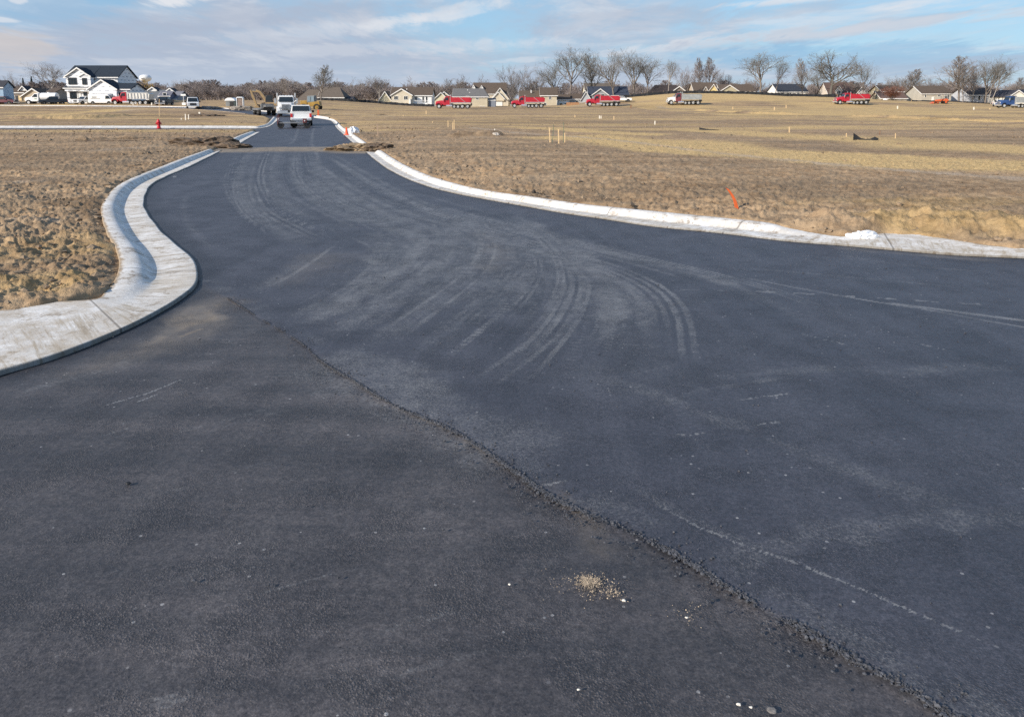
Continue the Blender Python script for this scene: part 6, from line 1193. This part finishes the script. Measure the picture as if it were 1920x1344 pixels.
# the leaning orange stake: a flat lath bent over to the left
p = PG(1382.5, 391, 0.16); top = at(1363.5, 353.5, p.y-0.05); v = top-p
b = MB(); n_ = 7; L_ = []; R_ = []
for i in range(n_+1):
    f = i/n_; c = Vector((0, 0, -0.1)).lerp(v, f)+Vector((0.05*math.sin(f*PI), 0, 0.02*math.sin(f*PI))); w = 0.042*(1-0.1*f); L_.append(c-Vector((w, 0, -w*0.45))); R_.append(c+Vector((w, 0, -w*0.45)))
vs = []; th = Vector((0.0, 0.022, 0))
for l, r in zip(L_, R_): vs += [l-th, r-th, r+th, l+th]
fs = [(i*4+j, i*4+(j+1) % 4, i*4+4+(j+1) % 4, i*4+4+j) for i in range(n_) for j in range(4)]+[(3, 2, 1, 0), (n_*4, n_*4+1, n_*4+2, n_*4+3)]
o = b.add(vs, fs).build('orange_stake', M['orange'], None, 0.004); o.location = p; tag(o, 'bright orange lath leaning left out of the soil behind the right kerb', 'stake')
# hydrant
p = PG(302, 241, 0.02); hy = thing('fire_hydrant', 'red fire hydrant on the left field before the thin white kerb', 'fire hydrant', (p.x, p.y-0.4, p.z), 0.3)
MB().lathe([(0.01, 0), (0.17, 0), (0.17, 0.06), (0.125, 0.07), (0.12, 0.50), (0.17, 0.51), (0.17, 0.56), (0.13, 0.57), (0.125, 0.66), (0.10, 0.73), (0.05, 0.78), (0.035, 0.79), (0.035, 0.85), (0.01, 0.855)], (0, 0, 0), 18).build('barrel', M['hydrant'], hy, smooth=True)
for a in (0, PI): MB().cyl((0.1*math.cos(a), 0.1*math.sin(a), 0.44), (0.21*math.cos(a), 0.21*math.sin(a), 0.44), 0.055, n=10).build('outlet', M['hydrant'], hy)
MB().cyl((0, -0.1, 0.40), (0, -0.23, 0.40), 0.08, n=12).build('outlet', M['hydrant'], hy); hy.scale = (1.15, 1.15, 0.98)
# cone, bags, boulder, scraps
p = PG(650, 253, 0.16); cn = thing('traffic_cone', 'orange traffic cone standing on the far right kerb', 'traffic cone', (p.x, p.y, p.z-0.02), 0)
MB().box(-0.17, 0.17, -0.17, 0.17, 0, 0.03).build('base', M['cone'], cn, 0.01); MB().lathe([(0.14, 0.03), (0.125, 0.06), (0.035, 0.52), (0.01, 0.525)], (0, 0, 0), 18).build('body', M['cone'], cn, smooth=True)
def bag(label, px, y, sx, sy, sz, seed, extra, rz=0.0, wing=0.0):
    import bmesh
    p = PG(px, y, extra); bm = bmesh.new(); bmesh.ops.create_icosphere(bm, subdivisions=4, radius=1.0); rng = random.Random(seed)
    for v in bm.verts:
        c = v.co; n = float(fbm(np.array([c.x*2.2+seed]), np.array([c.y*2.2+c.z*1.7]), 4, seed)[0])-0.5; m2 = abs(float(fbm(np.array([c.x*4+c.z]), np.array([c.y*4-c.z*3]), 3, seed+3)[0])-0.5)
        k = 1+0.9*n-0.8*m2; v.co = Vector((c.x*sx*k*(1+wing*c.x), c.y*sy*k, max(c.z, -0.25)*sz*k*(1+wing*1.4*max(c.x, 0))))
    me = bpy.data.meshes.new('bag'); bm.to_mesh(me); bm.free(); me.materials.append(M['plastic']); me.polygons.foreach_set('use_smooth', [False]*len(me.polygons)); o = bpy.data.objects.new('plastic_bag', me); COL.objects.link(o); o.location = p; o.rotation_euler = (0, 0, rz); return tag(o, label, 'bag')
bag('white plastic sheet bundle humped beside the orange cone', 661, 250, 0.50, 0.35, 0.50, 3, 0.10, 0.4)
bag('crumpled white plastic bag lying where the right kerb dips', 1608, 446, 0.30, 0.16, 0.13, 5, 0.06, 0.2, 0.35)
def lumpy(name, label, cat, px, y, sx, sy, sz, m, seed, extra=0.0, sub=3, rug=0.9):
    import bmesh
    p = PG(px, y, extra); bm = bmesh.new(); bmesh.ops.create_icosphere(bm, subdivisions=sub, radius=1.0)
    for v in bm.verts:
        c = v.co; n = float(fbm(np.array([c.x*1.7+seed*3.1]), np.array([c.y*1.7+c.z]), 3, seed)[0])-0.5; n2 = float(fbm(np.array([c.x*5+seed]), np.array([c.y*5+c.z*4]), 3, seed+9)[0])-0.5
        k = 1+rug*n+rug*0.7*n2; v.co = Vector((c.x*sx*k, c.y*sy*k, c.z*sz*k))
    me = bpy.data.meshes.new(name); bm.to_mesh(me); bm.free(); me.materials.append(m); o = bpy.data.objects.new(name, me); COL.objects.link(o); o.location = p; return tag(o, label, cat)
SOILD = mat('dark_heap_soil', (0.125, 0.088, 0.058), 0.95, 0.45, 4.0, bump=0.05); RUB = mat('rubble', (0.26, 0.225, 0.19), 0.95, 0.4, 3.0, bump=0.05); SOILM = mat('heap_soil', (0.26, 0.19, 0.118), 0.95, 0.4, 3.0, bump=0.05)
lumpy('dirt_pile', 'long dark dirt heap left of the mud crossing', 'dirt pile', 388, 275, 1.75, 1.1, 0.50, SOILD, 2, 0.02, 5)
lumpy('dirt_pile', 'smaller dark dirt heap where the left kerb stops at the crossing', 'dirt pile', 432, 278.5, 0.9, 0.7, 0.28, SOILD, 13, 0.02, 4)
lumpy('dirt_pile', 'brown dirt heap spilling onto the road at the right of the crossing', 'dirt pile', 668, 282, 1.45, 0.9, 0.34, SOILM, 4, 0.02, 5)
lumpy('dirt_pile', 'dark dirt heap behind the near end of the right kerb', 'dirt pile', 708, 280.5, 0.8, 0.7, 0.34, SOILD, 6, 0.08, 4)
lumpy('dirt_pile', 'low dark dirt heap beside the stubby pale marker', 'dirt pile', 386, 222, 2.4, 1.6, 0.55, SOILD, 7, 0.0, 4)
lumpy('dirt_pile', 'long low heap of dark clods under the boulder', 'dirt pile', 930, 258, 1.5, 0.7, 0.18, SOILD, 8, 0.05, 4); lumpy('dirt_pile', 'dark clump of clods left of the boulder heap', 'dirt pile', 856, 264, 0.75, 0.5, 0.20, SOILD, 9, 0.05, 4)
lumpy('dirt_pile', 'pale gravel heap at the far bend beside the white kerb', 'dirt pile', 392, 203.5, 2.2, 1.5, 0.35, RUB, 10, 0.05, 4); lumpy('dirt_pile', 'flat dark heap left of the pale track in the middle field', 'dirt pile', 715, 219.5, 1.6, 1.0, 0.25, SOILD, 11, 0.0, 4)
lumpy('dirt_pile', 'long broken ridge of dark clods on the left field', 'dirt pile', 205, 268.5, 2.0, 0.35, 0.16, SOILD, 14, 0.08, 5); lumpy('dirt_pile', 'rubble heap left of the excavator stick', 'dirt pile', 452, 206, 2.0, 1.2, 0.6, RUB, 15, 0.1, 4)
lumpy('boulder', 'pale boulder with a short white stake behind it', 'boulder', 929, 255, 0.30, 0.24, 0.22, M['rock'], 12, 0.22, 3, 0.5)
post('wooden_stake', 'short white stake rising behind the pale boulder', 'stake', 927.5, 252, 242, 1.7, M['palepost'], 0, SG)
lumpy('stone', 'dark stone lying in the soil above the right kerb', 'stone', 1001, 360, 0.055, 0.05, 0.06, mat('dark_stone', (0.05, 0.042, 0.036), 0.9, 0.3, 6), 21, 0.2, 2); lumpy('stone', 'lone black crumb on the old asphalt at left', 'stone', 240, 906, 0.018, 0.014, 0.010, M['pipe'], 22, 0.003, 2)
o = lumpy('leaf', 'dry grey leaf lying flat near the lower picture edge', 'leaf', 1447, 1331, 0.022, 0.018, 0.003, mat('dry_leaf', (0.20, 0.18, 0.16), 0.8, 0.25, 60), 23, 0.004, 3, 0.7)
for i, (x, y, s_) in enumerate([(1170, 1125, 0.012), (1085, 1292, 0.008), (1288, 1157, 0.009), (955, 1095, 0.009), (1385, 1320, 0.011), (1408, 1325, 0.009)]): lumpy('pebble', ['white fleck of stone right of the wood shavings', 'white round pebble near the middle of the lower edge', 'pale chip among the scatter right of the shavings', 'pale chip left of the wood shavings', 'larger white pebble beside the joint at lower right', 'smaller white pebble beside the joint at lower right'][i], 'pebble', x, y, s_*0.9, s_*0.7, s_*0.4, M['palepost'], 30+i, 0.003, 2)
# black cylinder put in for the dark hole by the left kerb
p = PG(193, 441, 0.05); o = MB().cyl((0, 0, 0), (-0.12, 0.55, -0.1), 0.085, n=16).build('black_cylinder', M['pipe'], None); o.location = p; tag(o, 'black cylinder put in for a dark hole behind the back of the left kerb', 'pipe')
# curled black fabric scraps
def scrap(label, px0, px1, y, heights, seed, th=0.02):
    a = PG(px0, y, 0.24); b_ = PG(px1, y, 0.24); n = len(heights); m = MB(); vs = []
    for i in range(n*4-3):
        f = i/(n*4-4); c = a.lerp(b_, f); hgt = np.interp(f*(n-1), range(n), heights); bow = 0.15*math.sin(f*PI*1.3+seed)
        vs += [(c.x-a.x, c.y-a.y+bow, -0.3), (c.x-a.x, c.y-a.y+bow+0.10*hgt, hgt), (c.x-a.x, c.y-a.y+bow+0.10*hgt+th, hgt), (c.x-a.x, c.y-a.y+bow+th, -0.3)]
    k = n*4-3; m.add(vs, [(i*4+j, i*4+(j+1) % 4, i*4+4+(j+1) % 4, i*4+4+j) for i in range(k-1) for j in range(4)]+[(0, 1, 2, 3), (k*4-1, k*4-2, k*4-3, k*4-4)])
    o = m.build('fabric_scrap', M['fabric'], None); o.location = a; return tag(o, label, 'fabric scrap')
scrap('curled black silt fabric scrap standing on the straw at right', 1602, 1645, 263, [0.40, 0.26, 0.10, 0.06, 0.08, 0.20, 0.10], 1)
scrap('low collapsed strip of black fabric left of the tall pale stake', 1312, 1350, 244.5, [0.20, 0.12, 0.08, 0.06, 0.02], 2)
# silt fences
def silt(label, pts, hgt, Yd=None):
    P3 = []
    for i in range(len(pts)-1):
        (x0, y0), (x1, y1) = pts[i], pts[i+1]; k = max(2, int(abs(x1-x0)/4))
        for j in range(k): f = j/k; P3.append((x0+(x1-x0)*f, y0+(y1-y0)*f))
    P3.append(pts[-1]); W3 = [Vector(((x-960)*Yd/F*1.0, Yd, 0)) for x, y in P3]
    for q in W3: q.z = gz(q.x, q.y)
    o0 = W3[0].copy(); root = thing('silt_fence', label, 'silt fence', o0); m = MB(); vs = []; rng = random.Random(3)
    for q in W3: h_ = hgt*rng.uniform(0.85, 1.1); y_ = rng.uniform(-0.12, 0.12); d = q-o0; vs += [(d.x, d.y+y_, d.z-0.1), (d.x, d.y+y_, d.z+h_), (d.x, d.y+y_+0.03, d.z+h_), (d.x, d.y+y_+0.03, d.z-0.1)]
    k = len(W3); m.add(vs, [(i*4+j, i*4+(j+1) % 4, i*4+4+(j+1) % 4, i*4+4+j) for i in range(k-1) for j in range(4)]+[(0, 1, 2, 3), (k*4-1, k*4-2, k*4-3, k*4-4)]); m.build('fabric', M['fabric'], root)
    for q in W3[::5][:95]: d = q-o0; MB().box(d.x-0.03, d.x+0.03, d.y+0.16, d.y+0.22, d.z-0.1, d.z+hgt*1.15).build('fence_post', M['wood'], root)
silt('long low black silt fence before the cream and beige houses', [(585, 203), (830, 203)], 0.95, 220)
silt('black silt fence running along the crest of the grassy hill', [(1140, 0), (1560, 0)], 1.05, 226)
silt('black silt fence from the hill down to the tractor', [(1562, 0), (1600, 0)], 0.9, 226); silt('low black silt fence behind the orange tractor on the right', [(1700, 0), (1890, 0)], 0.6, 226)
# board fence, sign, toilets, sheds
p = PG(1085, 203.5); o = thing('board_fence', 'short orange brown board fence left of the third red truck', 'fence', (p.x, p.y+18, p.z)); 
BRD = mat('fence_boards', (0.36, 0.19, 0.09), 0.8, 0.2, 2)
m = MB()
for i in range(14): m.box(-1.75+i*0.25, -1.75+i*0.25+0.225, -0.02, 0.02, 0.0, 1.35)
m.build('boards', BRD, o); MB().box(-1.75, 1.75, 0.02, 0.08, 0.3, 0.4).box(-1.75, 1.75, 0.02, 0.08, 1.0, 1.1).build('rail', BRD, o)
p = PG(345, 200); o = thing('street_sign', 'white sign on a thin white pole left of the dump bodied pickup', 'sign', (p.x, p.y, p.z)); MB().cyl((0, 0, -0.2), (0, 0, 2.4), 0.05, n=8).build('pole', M['white'], o); MB().box(-0.5, 0.5, -0.03, -0.0, 2.05, 2.4).build('plate', M['white'], o, 0.02); MB().box(-0.35, 0.4, -0.08, 0.0, 0.25, 0.75).build('lower_plate', M['white'], o, 0.02)
p = PG(440, 206.0); o = thing('portable_toilet', 'portable toilet with a white rounded frame and brown door', 'portable toilet', (p.x, p.y+3, p.z), 0.15)
MB().box(-0.5, 0.5, -0.5, 0.5, 0.05, 1.95).build('cabin', mat('toilet_brown', (0.20, 0.15, 0.12), 0.6), o, 0.03); fr = MB(); fr.box(-0.58, -0.46, -0.58, 0.5, 0.0, 2.0).box(0.46, 0.58, -0.58, 0.5, 0.0, 2.0); fr.build('frame', M['white'], o, 0.02); MB().prism([(-0.62, 2.0), (0.62, 2.0), (0.4, 2.22), (-0.4, 2.22)], -0.6, 0.55).build('roof', M['white'], o, 0.04); MB().box(-0.36, 0.36, -0.53, -0.5, 0.15, 1.8).build('door', mat('toilet_door', (0.27, 0.20, 0.16), 0.6), o, 0.01)
p = PG(416, 204.0); o = thing('site_shed', 'grey site shed under a white domed cover left of the portable toilet', 'shed', (p.x, p.y+5, p.z)); MB().box(-0.85, 0.85, -0.8, 0.8, 0, 1.35).build('body', M['greybox'], o, 0.04); MB().prism([(-1.05, 1.35), (1.05, 1.35), (0.75, 1.72), (0.3, 1.92), (-0.3, 1.92), (-0.75, 1.72)], -0.95, 0.95).build('cover', M['white'], o, 0.05); MB().box(-0.1, 0.7, -0.83, -0.8, 0.1, 1.2).build('door', M['black'], o)
p = PG(428, 204.2); o = thing('waste_bin', 'tall dark green bin between the shed and the portable toilet', 'bin', (p.x, p.y+4, p.z)); MB().box(-0.28, 0.28, -0.3, 0.3, 0.05, 1.25, -0.04, -0.03).build('body', mat('dark_green', (0.03, 0.05, 0.05), 0.6), o, 0.03); MB().box(-0.34, 0.34, -0.36, 0.34, 1.25, 1.33).build('lid', M['black'], o, 0.02)
p = PG(1659, 199.5); o = bag('white tarp bundle at the foot of the rust brown tree', 1659, 199, 0.65, 0.4, 0.55, 8, 0.1, 0); q = at(1659, 199, 221); o.location = (q.x, q.y, gz(q.x, q.y)+0.15)
